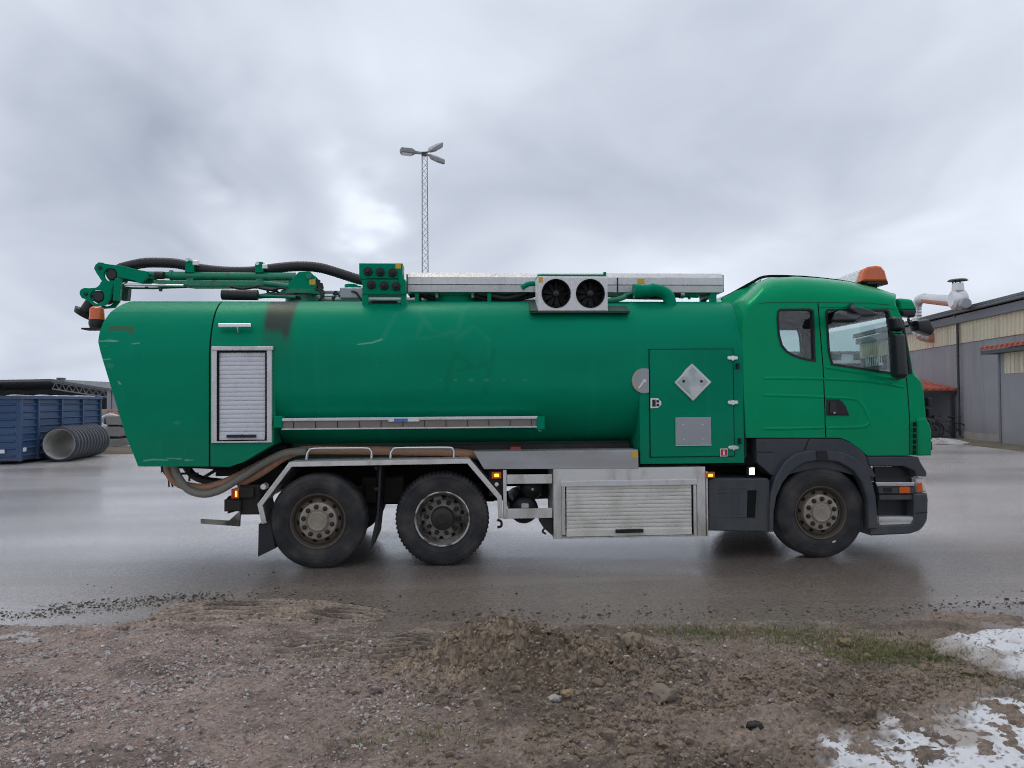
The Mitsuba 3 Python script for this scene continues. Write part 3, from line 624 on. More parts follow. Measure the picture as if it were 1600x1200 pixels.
add('support_foot', cat(cyl(hp(sF, .75, zF - .4), hp(sF, .2, EAVE), .04, 8), cyl(hp(sF - .3, .75, zF - .4), hp(sF - .3, .2, EAVE), .04, 8), cyl(hp(sF + .3, .6, zF - .4), hp(sF - .6, .6, zF - .42), .04, 8)), 'dark_trim', ED)
tag(ED, 'silver ventilation duct with round fan and capped chimney on the hall eaves', 'duct')

# bicycles in front of the shelter
def bicycle(s, n, turn, col, lab):
    b = key_for('bicycle'); c, sn = math.cos(turn), math.sin(turn)
    def q(x, y, z): return hp(s + x * c - y * sn, n + x * sn + y * c, z)
    def wheel(x):
        out = [tube([q(x + .34 * math.cos(t), 0, .35 + .34 * math.sin(t)) for t in np.linspace(0, 2 * math.pi, 25)], .022, 6)]
        out += [tube([q(x, 0, .35), q(x + .33 * math.cos(t), 0, .35 + .33 * math.sin(t))], .004, 4) for t in np.arange(0, 6.28, .52)]
        return cat(*out)
    add('wheel', wheel(-.52), 'plastic_black', b); add('wheel', wheel(.52), 'plastic_black', b)
    add('frame', cat(*[tube([q(*u), q(*w)], .02, 6) for u, w in (((-.52, 0, .35), (-.08, 0, .30)), ((-.08, 0, .30), (-.22, 0, .82)), ((-.22, 0, .82), (-.52, 0, .35)), ((-.2, 0, .75), (.33, 0, .80)), ((-.08, 0, .30), (.35, 0, .70)), ((.32, 0, .88), (.52, 0, .35)), ((-.22, 0, .8), (-.25, 0, .94)))]), col, b)
    add('saddle', cat(tube([q(-.4, 0, .95), q(-.12, 0, .97)], [.07, .03], 8)), 'plastic_black', b)
    add('handlebar', tube([q(.2, -.28, .98), q(.3, -.1, 1.0), q(.3, .1, 1.0), q(.2, .28, .98)], .015, 6), 'plastic_black', b)
    tag(b, lab, 'bicycle')
bb = [(5.0285,-0.1193),(3.7934,-0.0539)]
scene['bike_dark'] = pr((0.02, 0.02, 0.022), .4)
bicycle(e0 + .1, 1.35, 1.75, 'bike_dark', 'black bicycle parked under the edge of the red roofed lean-to')
bicycle(e0 - .45, .75, 1.35, 'bike_dark', 'second dark bicycle in front of the first and nearer the downpipe')
add('metal_pallet', local(HG, cat(*[box(e0 + .2, e0 + 1.4, 2.5 + .25 * i, 2.6 + .25 * i, .55, .62, 0) for i in range(5)], *[box(e0 + .3 + .45 * i, e0 + .4 + .45 * i, 2.5, 3.6, .0, .55, 0) for i in range(3)])), 'duct_metal', smooth=False, label='low grey metal rack on the ground left of the bicycles', cat_='rack')
sl = (20.0116,20.8247)
def heap(c, rx, ry, h, seed, n=40):
    xs, ys = np.linspace(-1, 1, n), np.linspace(-1, 1, n)
    def hf(X, Y): 
        d = np.sqrt(X * X + Y * Y); return h * (np.clip(1 - d, -.05, 1) ** .7 if False else np.clip(1 - d * d, -.1, 1)) * (.5 + meshkit.fbm(np.stack([X * 3, Y * 3, 0 * X], -1), 4, seed)) + .02
    m = grid(xs, ys, hf, keep=lambda X, Y, Z: Z > 0.0); m.vertices = m.vertices * [rx, ry, 1] + [c[0], c[1], 0]; return m
add('snow_heap', heap(sl, 1.6, .8, .22, 4), 'snow_old', smooth=True, label='small heap of white snow on the ground beside the lean-to', cat_='snow')
def verge_col(p, n, uv): return mix((0.055, 0.05, 0.042), (0.15, 0.13, 0.095), fbm(p.x * 1.5, p.y * 1.5, 0.0, 4))
scene['verge'] = pr(P_(verge_col), 0.85, spec=0.2)
def strip(fr, s0, s1, n0, n1, seed, amp=.05, h=.03, ns=120, nn=14):
    S, N = np.meshgrid(np.linspace(s0, s1, ns), np.linspace(n0, n1, nn))
    X = fr[0][0] + S * fr[1][0] + N * fr[2][0]; Y = fr[0][1] + S * fr[1][1] + N * fr[2][1]
    t = np.clip((n1 - N) / (n1 - n0), 0, 1); Z = -.03 + (h + .03) * np.clip(t * 4, 0, 1) + amp * (meshkit.fbm(G3(X, Y, 1.2), 4, seed) - .5) * np.clip(t * 4, 0, 1)
    v = np.stack([X, Y, Z], -1).reshape(-1, 3); i, j = np.meshgrid(np.arange(nn - 1), np.arange(ns - 1), indexing='ij'); a = (i * ns + j).reshape(-1)
    m = trimesh.Trimesh(v, np.vstack([np.stack([a, a + 1, a + ns + 1], 1), np.stack([a, a + ns + 1, a + ns], 1)]), process=False)
    return m
add('gravel_verge', strip(HG, -6, 20, 0, 2.3, 6), 'verge', smooth=True, kind='structure', label='strip of dark gravel along the foot of the hall')

# far low building seen through the cab windows, and another at the left end of the yard
FB = 'distant_warehouse'
fx = [(48.645,95,5.7602),(57.5525,95,7.9452),(51.8486,95,6.6326)]
add('wall', box(fx[0][0] - 22, fx[1][0] + 12, 95, 115, 0, fx[1][2], 0), 'white_paint', FB, smooth=False)
add('roof', box(fx[0][0] - 22.5, fx[1][0] + 12.5, 94.6, 115.4, fx[1][2] + .002, fx[1][2] + .35, 0), 'grey_trim', FB, smooth=False)
add('dark_base', box(fx[0][0] - 22, fx[1][0] + 12, 94.9, 94.99, 0, fx[2][2], 0), 'dark_trim', FB, smooth=False)
for i in range(9): add('window', box(fx[0][0] - 18 + i * 4.2, fx[0][0] - 15.6 + i * 4.2, 94.88, 94.995, fx[2][2] + .5, fx[2][2] + 1.5, 0), 'dark_trim', FB, smooth=False)
tag(FB, 'low white warehouse far behind the truck, seen through the cab windows', 'building')

# ------------------------------------------------------------------ left background: shed, container, culvert, stacks
YS = 45.0
scene['shed_roof'] = pr((0.10, 0.105, 0.115), 0.5)
scene['galvanised'] = pr((0.26, 0.27, 0.28), 0.5, metal=0.5)
SH_ = 'open_shed'
pk, rt, lf = (-26.0634,3.5058), (-21.64,2.7463), (-64.6635,2.9013)
def slab(a, b, th, y0, y1): return ext([a, b, (b[0], b[1] - th), (a[0], a[1] - th)], y0, y1, 'y', 0)
add('roof', cat(slab(lf, pk, .16, YS, YS + 22), slab((pk[0] + .001, pk[1]), rt, .16, YS, YS + 22)), 'shed_roof', SH_, smooth=False)
add('ridge_vent', box(pk[0] + .15, pk[0] + .45, YS + .5, YS + 1.2, pk[1] - .05, pk[1] + .10, .03), 'shed_roof', SH_, smooth=False)
add('back_wall', ext([(lf[0], 0), (pk[0] - 1.5, 0), (pk[0] - 1.5, pk[1] - .05), (lf[0], lf[1] - .2)], YS + 21, YS + 21.2, 'y', 0), 'grey_trim', SH_, smooth=False)
def truss(y, dz=.62, nw=10):
    out = []
    a0, a1 = np.array([pk[0], y, pk[1] - .22]), np.array([rt[0], y, rt[1] - .22]); b0, b1 = a0 - [0, 0, dz], a1 - [0, 0, .42]
    b0 = a0 - [0, 0, dz * .72]
    out += [tube([a0, a1], .05, 6), tube([b0, b1], .045, 6)]
    for k in range(nw):
        u, w = k / nw, (k + .5) / nw; p = b0 + (b1 - b0) * u; q2 = a0 + (a1 - a0) * w; r3 = b0 + (b1 - b0) * (k + 1) / nw
        out += [tube([p, q2], .028, 5), tube([q2, r3], .028, 5)]
    return cat(*out)
for y in (YS + .3, YS + 7, YS + 14): add('roof_truss', truss(y), 'galvanised', SH_)
for (px0, w) in ((-22.3035, .28), (-21.9688, .24)):
    for y in (YS + .2, YS + 10): add('post', box(px0 - w / 2, px0 + w / 2, y, y + .25, 0, rt[1] + .05, .01), 'galvanised', SH_, smooth=False)
add('post', box(pk[0] - 8, pk[0] - 7.7, YS + .2, YS + .5, 0, lf[1] - .1, .01), 'galvanised', SH_, smooth=False)
tag(SH_, 'open storage shed with grey roof and steel truss behind the blue container', 'shed')

FB2 = 'far_white_hall'
wl = (-40.5563,3.8733); wr = (-34.669,3.5511)
add('wall', box(wl[0], wr[0] + 4, 80, 95, 0, wl[1] - .5, 0), 'white_paint', FB2, smooth=False)
add('roof', box(wl[0] - .6, wr[0] + 4.5, 79.5, 95.5, wl[1] - .48, wl[1], .05), 'shed_roof', FB2, smooth=False)
for i in range(3): add('window', box(wl[0] + 1.0 + 1.9 * i, wl[0] + 2.2 + 1.9 * i, 79.93, 79.99, 2.0, 3.0, 0), 'dark_trim', FB2, smooth=False)
tag(FB2, 'pale hall with dark flat roof far behind the shed at left', 'building')

CN = 'blue_container'; CF = ((-11.8034,15.6073),(-0.0538,0.9986),(0.9986,0.0538))
def cont_col(p, n, uv):
    f = fbm(p.x * 1.2, p.y * 1.2, p.z * 2, 4); r = smoothstep(.62, .8, fbm(p.x * 3, p.y * 3, p.z * 2.0, 4)); low = 1 - smoothstep(0, .7, p.z)
    return mix(mix((0.025, 0.06, 0.135), (0.05, 0.095, 0.18), f), (0.075, 0.07, 0.07), dr.clip(.5 * r + .35 * low, 0, 1))
scene['container_blue'] = pr(P_(cont_col), .5, spec=.4)
cL, cW, cH = 5.9, 2.4, 2.08
def cb(s0, s1, n0, n1, z0, z1, c=.006): return local(CF, box(s0, s1, n0, n1, z0, z1, c))
add('shell', cat(cb(0, cL, -.06, 0, .12, cH - .1), cb(0, .06, -cW, -.061, .12, cH - .1), cb(cL - .06, cL, -cW, -.061, .12, cH - .1), cb(.061, cL - .061, -cW, -cW + .06, .12, cH - .1), cb(.061, cL - .061, -cW + .061, -.061, .1, .2)), 'container_blue', CN, smooth=False)
for s in (0.0, 1.05, 2.65, 4.27, 5.80): add('side_post', cb(s, s + .10, .001, .09, .1, cH - .1), 'container_blue', CN, smooth=False)
for k in range(8):
    z = .22 + k * .222
    add('side_rib', local(CF, ext([(.002, z), (.05, z + .03), (.05, z + .05), (.002, z + .08)], .101, cL - .1, 'x', 0)), 'container_blue', CN, smooth=False)
    add('end_rib', local(CF, ext([(-.002, z), (-.05, z + .03), (-.05, z + .05), (-.002, z + .08)], -cW, -.1, 'y', 0)), 'container_blue', CN, smooth=False)
add('top_rail', cat(cb(-.08, cL + .04, -.12, .12, cH - .099, cH), cb(-.08, .1, -cW, -.121, cH - .098, cH - .001), cb(cL - .1, cL + .04, -cW, -.121, cH - .098, cH - .001), cb(.101, cL - .101, -cW - .04, -cW + .1, cH - .098, cH - .001)), 'container_blue', CN, smooth=False)
sg = [(x, cH - .01 + .07 * meshkit.fbm(np.array([x * 3, 0, 0]), 3, 2)) for x in np.arange(0, cL, .08)]
add('rubbish_edge', local(CF, ext([(0, cH - .03)] + sg + [(cL - .05, cH - .03)], -.35, -.13, 'y', 0)), 'duct_metal', CN, smooth=False, label='pale scraps showing above the container rim')
each('skid', [cb(.1, cL - .1, -.7, -.55, 0, .12), cb(.1, cL - .1, -1.85, -1.7, 0, .12)], 'dark_trim', CN, smooth=False)
lb = [(-0.2606,0.288)][0]
each('label', [cb(.10, .30, .09, .095, .38, .50, 0), cb(-.055, -.052, -.55, -.35, .35, .46, 0)], 'white_paint', CN, smooth=False)
tag(CN, 'blue ribbed open top container standing at the left edge', 'container')

# corrugated culvert pipe
ca, cb2 = np.array([-11.06, 16.5]), np.array([-11.32, 19.35])
dirv = (cb2 - ca) / np.linalg.norm(cb2 - ca); Lp = np.linalg.norm(cb2 - ca); Rp = .55
prof = []; nr = 11; pit = Lp / nr
for k in range(nr):
    for t, r in ((0, .485), (.26, .485), (.36, .55), (.72, .55), (.84, .485)): prof.append((r, (k + t) * pit))
prof += [(.49, Lp), (.465, Lp)] + [(.450 + .018 * (i % 2), Lp - i * Lp / 40) for i in range(1, 40)] + [(.465, 0), (.49, 0)]
pm = lathe(prof, (0, 0, 0), 'y', 48)
ang = math.atan2(-dirv[0], dirv[1])
pm.apply_transform(rotm(math.degrees(ang), (0, 0, 1))); pm.apply_translation([ca[0], ca[1], .56])
def pipe_col(p, n, uv):
    ax, ay = float(ca[0]), float(ca[1])
    lat = (p.x - ax) * float(dirv[1]) - (p.y - ay) * float(dirv[0]); r = dr.sqrt(lat * lat + dr.square(p.z - .56))
    f = fbm(p.x * 4, p.y * 4, p.z * 4, 3)
    return mix(mix((0.40, 0.39, 0.36), (0.54, 0.53, 0.50), f), mix((0.03, 0.034, 0.042), (0.065, 0.07, 0.082), f), smoothstep(.466, .478, r))
scene['culvert'] = pr(P_(pipe_col), .5)
add('culvert_pipe', pm, 'culvert', smooth=50, label='dark grey corrugated plastic culvert pipe lying beside the blue container', cat_='pipe')

# stack of troughs and things behind
scene['trough_grey'] = pr(P_(conc), .7)
YT = 24.0
for i, (r, lab) in enumerate((((-12.9856,-12.5264,0.9405,1.3117), 'grey drainage trough on top of the stack behind the culvert pipe'), ((-13.0093,-12.5501,0.469,0.8665), 'grey drainage trough in the middle of the stack behind the culvert pipe'), ((-12.9311,-12.5228,-0.0551,0.3682), 'lowest grey drainage trough of the stack behind the culvert pipe'))):
    x0, x1, z0, z1 = r
    if i == 2: z0 = .05
    add('drain_trough', diff(ext([(x0, z0), (x1, z0), (x1 + .05, z1), (x0 - .05, z1)], YT, YT + 1.4, 'y', .02), box(x0 + .06, x1 - .06, YT + .08, YT + 1.32, z0 + .08, z1 + .1, 0)), 'trough_grey', smooth=False, label=lab, cat_='trough')
    for y_, w_ in ((.2, 'front'), (1.1, 'rear')):
        if i < 2: add('timber_spacer', box(x0 - .05, x1 + .1, YT + y_, YT + y_ + .1, z0 - .1, z0 - .004, .005), 'dark_trim', smooth=False, label=f'dark timber under the {w_} of the {("top", "middle")[i]} drainage trough', cat_='timber')
ring = [(-13.4092,24.6,1.2502), (-13.4863,24.6,1.1175), (-13.408,24.6,0.9434), (-13.1491,24.6,0.8877), (-12.7865,24.6,0.9243), (-12.7094,24.6,1.1105), (-12.8138,24.6,1.2984), (-13.1508,24.6,1.3547), (-13.4092,24.6,1.2502)]
add('bent_hose', tube(ring, .05, 8, 6), 'white_paint', label='white hose bent to an oval loop around the trough stack', cat_='hose')
add('white_tube', cyl((-13.3795,24.2,0.758), (-13.1756,24.2,0.8614), .08, 10), 'white_paint', label='short white tube leaning against the end of the trough stack', cat_='tube')
rk = -15.9436,-14.9484,1.2112,1.4991
RK = 'storage_rack'
for z in (rk[2], rk[3]): add('beam', box(rk[0], rk[1] + 2, 30, 30.1, z - .05, z + .05, .005), 'rust_and_reflection', RK, smooth=False)
for x in np.linspace(rk[0], rk[1] + 2, 5): add('upright', box(x, x + .09, 30.101, 30.2, 0, rk[3] + .05, .005), 'galvanised', RK, smooth=False)
for i in range(6): add('load', box(rk[0] + .1 + i * .42, rk[0] + .42 + i * .42, 29.7, 30.5 - .51, rk[2] + .06, rk[3] - .02 - .08 * (i % 3), .01), 'rust_and_reflection' if i % 2 else 'trough_grey', RK, smooth=False)
tag(RK, 'rusty storage rack behind the trough stack', 'rack')
scene['rock_grey'] = pr((0.06, 0.06, 0.065), .85)
m = heap(((-11.5202,22.9374)[0] + .9, 27.5), 2.4, 1.6, 1.55, 12, 60); m.vertices[:, 2] += .15 * (meshkit.fbm(m.vertices * 2.5, 3, 3) - .5)
add('rubble_pile', m, 'rock_grey', smooth=False, label='dark grey rubble pile behind the rear of the truck at left', cat_='rubble')
m = heap(((-11.3597,21.3713)[0], 22.5), 3.0, 2.6, .09, 15, 50); m.vertices[:, 2] -= .02
add('dirt_verge', m, 'verge', smooth=True, kind='structure', label='patch of brown dirt and dry grass behind the truck at left')

# lattice lighting mast
MA = 'lighting_mast'; YM = 28.5
bt, tp = (-0.0569,28.5,7.8766), (-0.1662,28.5,13.6673)
bx, tx_, zt_ = bt[0], tp[0], tp[2]
def mw(z): return .34 - .10 * z / zt_
cxm = tx_
legs_ = []
for (sx_, sy_) in ((-1, -1), (1, -1), (1, 1), (-1, 1)):
    add('mast_leg', tube([[cxm + sx_ * mw(z) / 2, YM + sy_ * mw(z) / 2, z] for z in (0, zt_)], .018, 6), 'galvanised', MA)
br = []; nb = 44
for k in range(nb):
    z0, z1_ = zt_ * k / nb, zt_ * (k + 1) / nb; a, b = mw(z0) / 2, mw(z1_) / 2; sgn = 1 if k % 2 else -1
    for f in range(4):
        P0 = {0: (-sgn * a, -a), 1: (a, -sgn * a), 2: (sgn * a, a), 3: (-a, sgn * a)}[f]; P1 = {0: (sgn * b, -b), 1: (b, sgn * b), 2: (-sgn * b, b), 3: (-b, -sgn * b)}[f]
        br.append(tube([[cxm + P0[0], YM + P0[1], z0], [cxm + P1[0], YM + P1[1], z1_]], .009, 4))
add('lattice_bracing', cat(*br), 'galvanised', MA, kind='stuff')
add('head_plate', cyl((cxm, YM, zt_), (cxm, YM, zt_ + .14), .16, 12), 'dark_trim', MA)
for (ax, ay, az) in ((-1, -.15, .05), (.72, -.70, -.52), (.60, .8, .62)):
    d = np.array([ax, ay, 0]); d /= np.linalg.norm(d); c0 = np.array([cxm, YM, zt_ + .1]); q = np.array([-d[1], d[0], 0])
    M = np.eye(4); M[:3, 0], M[:3, 1], M[:3, 2], M[:3, 3] = d + [0, 0, az], q, [0, 0, 1], c0
    body = rings([rrect(-.06, .06, -.05, .05, .02), rrect(-.08, .08, -.06, .06, .03), rrect(-.25, .25, -.12, .12, .05), rrect(-.25, .25, -.12, .12, .05), rrect(-.12, .12, -.06, .06, .03)], [.1, .42, .60, 1.12, 1.18], 'x')
    fl = add('floodlight', moved(body, M), 'galvanised', MA)
    add('lamp_glass', moved(box(.62, 1.10, -.2, .2, -.155, -.121, .01), M), 'clear_lens', fl)
    add('arm', moved(tube([(0, 0, 0), (.3, 0, 0)], .04, 8), M), 'galvanised', fl)
tag(MA, 'tall lattice mast with three floodlights rising behind the truck', 'lighting mast')

# ------------------------------------------------------------------ the truck (x = along it, y = across, near side at y = 0, z up)
TR = 'tanker_truck'
tag(TR, 'green vacuum tanker truck with a long tank and green cab on the wet asphalt', 'truck')
def part(name, mesh, mat, parent=None, **k): return add(name, mesh, mat, parent or TR, **k)
FARY = 2.45                                  # far side plane of the body
# --- tank cross sections (y, z)
def arc(cy, cz, ry, rz, a0, a1, n): return [(cy + ry * math.cos(math.radians(a0 + (a1 - a0) * k / n)), cz + rz * math.sin(math.radians(a0 + (a1 - a0) * k / n))) for k in range(n + 1)]
top_l, top_r = arc(.60, 2.30, .55, .70, 180, 90, 18), arc(1.90, 2.30, .55, .70, 90, 0, 18)
crown = [(.9, 3.025), (1.25, 3.035), (1.6, 3.025)]
barrel = top_l + crown + top_r + arc(1.72, 1.98, .73, .68, 0, -90, 14) + arc(.78, 1.98, .73, .68, 270, 180, 14)
def skirt(zb): return top_l + crown + top_r + [(FARY, zb), (.05, zb)]
XR, XS, XL, XC, XF = -2.0549, -1.1668, -0.4669, 3.585, 4.7824
zb = 1.13
rear_side = [(-1.9252,1.1373),(-2.061,1.4849),(-2.3605,2.4923),(-2.3609,2.5895),(-2.3479,2.7077),(-2.3081,2.8398),(-2.2546,2.9164)]
rear_top = rear_side[-1]
door_poly = rear_side + [(rear_top[0] + .22, 3.2), (XS - .012, 3.2), (XS - .012, zb)]
part('rear_door', inter(ext(skirt(zb), -4, XS + .5, 'x', 0), ext(door_poly, -1, 4, 'y', 0)), 'paint_tank', label='slanted rear tank door with scratched edges')
part('door_seal', inter(ext(inset(skirt(zb + .01), -.0 + .012), XS - .03, XS + .012, 'x', 0), box(-9, 9, -1, 4, 0, 4, 0)), 'matte_black')
lock_poly = [(XS + .006, zb), (XS + .006, 3.2), (XL, 3.2), (XL, 1.637)] + [(-0.4878,1.3638),(-0.8109,1.1718),(-0.9615,1.1214)]
part('rear_locker', inter(ext(skirt(zb - .01), XS - .2, XL + .3, 'x', 0), ext(lock_poly, -1, 4, 'y', 0)), 'paint_tank')
part('tank', ext(barrel, XL, XC, 'x', 0), 'paint_tank', label='long green tank with soot stain, faint ghost lettering and scratches')
zc = 1.0952
part('front_cabinet', ext(skirt(zc), XC, XF, 'x', .0), 'paint_tank')
part('tank_end', rings([np.array(inset(skirt(zc + .02), .01)), np.array(inset(skirt(zc + .02), .05))], [XF, XF + .05], 'x'), 'paint_dark_green')
# --- roller shutter in the rear locker
SH = part('rear_shutter', frame_poly(rect(-1.1408,-0.4967,1.386,2.4318), rect(-1.0724,-0.5586,1.4146,2.3757), .015, .052), 'aluminium', smooth=False)
def shutter(parent, R, n, y, mat, amp=.0035):
    x0, x1, z0, z1 = R; h = (z1 - z0) / n
    for k in range(n):
        a = z0 + k * h
        add('slat', ext([(y, a + .0015), (y - amp * .7, a + h * .16), (y - amp, a + h * .5), (y - amp * .7, a + h * .84), (y, a + h - .0015), (y + .006, a + h - .0015), (y + .006, a + .0015)], x0, x1, 'x', 0), mat, parent)
shutter(SH, (-1.0603,-0.5701,1.4564,2.369), 19, .034, 'shutter_white')
add('bottom_bar', rbox((-1.0596,-0.5701,1.4145,1.46), .02, .045), 'shutter_white', SH)
add('top_rail', rbox((-1.1346,-0.4819,2.3928,2.4367), .0, .05), 'aluminium', SH)
add('gasket', frame_poly(rect(-1.0827,-0.5483,1.404,2.3897), rect(-1.0622,-0.5654,1.4147,2.3722), .012, .05), 'matte_black', SH, smooth=False)
hx = -0.974,-0.657,1.4415,1.4726
add('handle', cat(rbox(hx, -.012, .012, .006), cyl((.5 * (hx[0] + hx[1]), -.02, .5 * (hx[2] + hx[3])), (.5 * (hx[0] + hx[1]), .03, .5 * (hx[2] + hx[3])), .018, 12)), 'plastic_black', SH)
gx = -1.0737,-0.7211,2.6478,2.6871
part('rain_gutter', cat(rbox(gx, .02, .10, .006), tube([(-0.8799,0.05,2.6854), (-0.8673,0.03,2.6413), (-0.8718,0.07,2.5958)], .008, 6)), 'chrome')
# --- hose rail along the tank
hr = -0.3749,2.4159,1.5205,1.6483; hz = (hr[3] - hr[2])
HRL = part('hose_rail', cat(box(hr[0], hr[1], -.05, .06, hr[3] - .032, hr[3], .004), box(hr[0], hr[1], -.05, .06, hr[2], hr[2] + .016, .004)), 'aluminium', smooth=False)
scene['web_brown'] = pr((0.20, 0.175, 0.155), .5, metal=.3)
add('rail_web', box(hr[0] + .01, hr[1] - .01, -.032, .02, hr[2] + .0165, hr[3] - .0325, 0), 'web_brown', HRL, smooth=False)
for i in range(12): add('rivet_clip', box(hr[0] + .12 + i * .236, hr[0] + .128 + i * .236, -.038, -.0325, hr[2] + .02, hr[3] - .036, 0), 'nut_dark', HRL, smooth=False)
for R in ((-0.4536,-0.3682,1.5438,1.6733), (2.4026,2.4943,1.4984,1.6415)): add('bracket', cat(rbox(R, -.055, .62, .008)), 'paint_green', HRL)
lx = 0.775,1.1092,1.6007,1.6353
add('rail_label', cat(box(lx[0], lx[1], -.0535, -.0505, lx[2], lx[3], 0)), 'white_paint', HRL, smooth=False, label='white and blue label on the hose rail')
add('rail_label', cat(box(lx[0] + .06, lx[0] + .21, -.0555, -.0537, lx[2] + .001, lx[3] - .001, 0)), 'blue_label', HRL, smooth=False)
add('hook', tube([(2.4363,-0.03,1.5207), (2.4289,-0.03,1.4852), (2.4574,-0.03,1.485)], .008, 6), 'steel_grey', HRL)
# --- cabinet door
D = 3.7027,4.663,1.1733,2.386
part('door_gap', box(D[0] - .010, D[1] + .008, .043, .06, D[2] - .006, D[3] + .010, 0), 'matte_black', smooth=False)
CD = part('cabinet_door', box(D[0], D[1], .034, .06, D[2], D[3], .006), 'paint_tank', smooth=25)
for (u, v) in ((1144.5, 559.5), (1145, 629), (1146, 699.5)):
    c = ((4.6562,0.03,2.2875), (4.6529,0.03,1.781), (4.6533,0.03,1.2685))[(559.5, 629, 699.5).index(v)]
    add('hinge', cat(ext(rrect(c[0] - .062, c[0] + .062, c[2] - .022, c[2] + .022, .020), .014, .0338, 'y', .006), cyl((c[0], .02, c[2] - .028), (c[0], .02, c[2] + .028), .012, 10)), 'chrome', CD)
for c in ((4.7181,0.04,2.1965), (4.7285,0.04,1.3434)):
    for dz in (-.016, .016): part('stop_bumper', lathe([(0, .0), (.016, .0), (.018, .012), (.018, .046)], (c[0], .004, c[2] + dz), 'y', 14), 'plastic_black')
dl = (3.6363,0.04,2.0347)
pts = [(dl[0] + .142 * math.cos(t), dl[2] + .142 * math.sin(t)) for t in np.linspace(math.radians(68), math.radians(292), 30)]
LG = part('level_gauge', ext([p for p in pts if p[0] < D[0] - .013] , .030, .048, 'y', .002), 'steel_grey')
add('pointer', cat(ext([(dl[0] - .01, dl[2] + .012), (dl[0] + .01, dl[2] - .004), (dl[0] - .062, dl[2] - .09), (dl[0] - .075, dl[2] - .082)], .022, .0295, 'y', .001), cyl((dl[0], .016, dl[2]), (dl[0], .0298, dl[2]), .02, 12)), 'white_paint', LG)
for k in range(9):
    t = math.radians(122 + 13 * k); c, s = math.cos(t), math.sin(t); r0, r1 = .108, .132
    add('scale_mark', ext([(dl[0] + r0 * c - .005 * s, dl[2] + r0 * s + .005 * c), (dl[0] + r1 * c - .006 * s, dl[2] + r1 * s + .006 * c), (dl[0] + r1 * c + .006 * s, dl[2] + r1 * s - .006 * c), (dl[0] + r0 * c + .005 * s, dl[2] + r0 * s - .005 * c)], .0275, .0298, 'y', 0), 'yellow_label', LG, smooth=False)
dm = [(4.1845,2.2275),(4.4037,2.0155),(4.1902,1.8026),(3.9752,2.0107),(4.0722,2.1081),(4.0798,2.1262),(4.0947,2.1334),(4.0874,2.1407)]
PL = part('placard_holder', ext(dm, .014, .033, 'y', .003), 'aluminium', smooth=25, label='diamond shaped metal placard holder')
def placard(p, n, uv): return mix((0.60, 0.60, 0.61), (0.36, 0.44, 0.42), smoothstep(.45, .6, fbm(p.x * 5 + 3, p.z * 5, 0.0, 3)))
scene['placard'] = pr(P_(placard), .45, metal=.3)
dc = (4.1862,0.02,2.0165)
hd = .195
add('plate_face', ext([(dc[0], dc[2] - hd + .02), (dc[0] + hd - .02, dc[2]), (dc[0], dc[2] + hd - .02), (dc[0] - hd + .09, dc[2] + .07), (dc[0] - hd + .02, dc[2])], .008, .0138, 'y', .002), 'placard', PL, smooth=False)
for dx in (-.105, .10): add('rivet', lathe([(0, 0), (.012, .002), (.018, .008)], (dc[0] + dx, .0005, dc[2] + .01), 'y', 12), 'nut_dark', PL)
R = 3.9852,4.3944,1.3076,1.6195
PT = part('name_plate', rbox(R, .020, .033, .002), 'steel_grey', smooth=False, label='blank grey metal plate on the cabinet door')
for dx in (.09, .31):
    for dz in (.06, .225): add('rivet', lathe([(0, 0), (.008, .001), (.011, .006)], (R[0] + dx, .0145, R[2] + dz), 'y', 10), 'chrome', PT)
add('edge_trim', box(R[0] - .004, R[1] + .004, .016, .033, R[2] - .010, R[2] - .001, 0), 'chrome', PT, smooth=False)
R = 4.4974,4.5851,1.1713,1.2594
FL = part('fire_label', rbox(R, .030, .0338, .001), 'white_paint', smooth=False, label='small red and white fire extinguisher label')
cx_ = .5 * (R[0] + R[1])
add('red_field', box(R[0] + .008, R[1] - .008, .0275, .0298, R[2] + .008, R[3] - .008, 0), 'red_label', FL, smooth=False)
add('symbol', cat(box(cx_ - .010, cx_ + .010, .0255, .0273, R[2] + .016, R[3] - .032, 0), box(cx_ - .005, cx_ + .005, .0255, .0273, R[3] - .0315, R[3] - .018, 0)), 'white_paint', FL, smooth=False)
c = (3.7667,0.03,1.7804)
LK = part('paddle_lock', ext([(c[0] - .062, c[2] - .058), (c[0] + .02, c[2] - .058), (c[0] + .062, c[2] - .02), (c[0] + .062, c[2] + .02), (c[0] + .02, c[2] + .058), (c[0] - .062, c[2] + .058)], .024, .0338, 'y', .004), 'chrome')
add('recess', cat(box(c[0] - .045, c[0] - .005, .021, .0238, c[2] - .04, c[2] + .04, 0), box(c[0] + .002, c[0] + .035, .021, .0238, c[2] - .035, c[2] - .006, 0), box(c[0] + .002, c[0] + .035, .021, .0238, c[2] + .006, c[2] + .035, 0)), 'nut_dark', LK, smooth=False)

# --- equipment on the tank
def wrap_box(px, y0, y1, c=.004): return rbox(px, y0, y1, c)
YB = .55

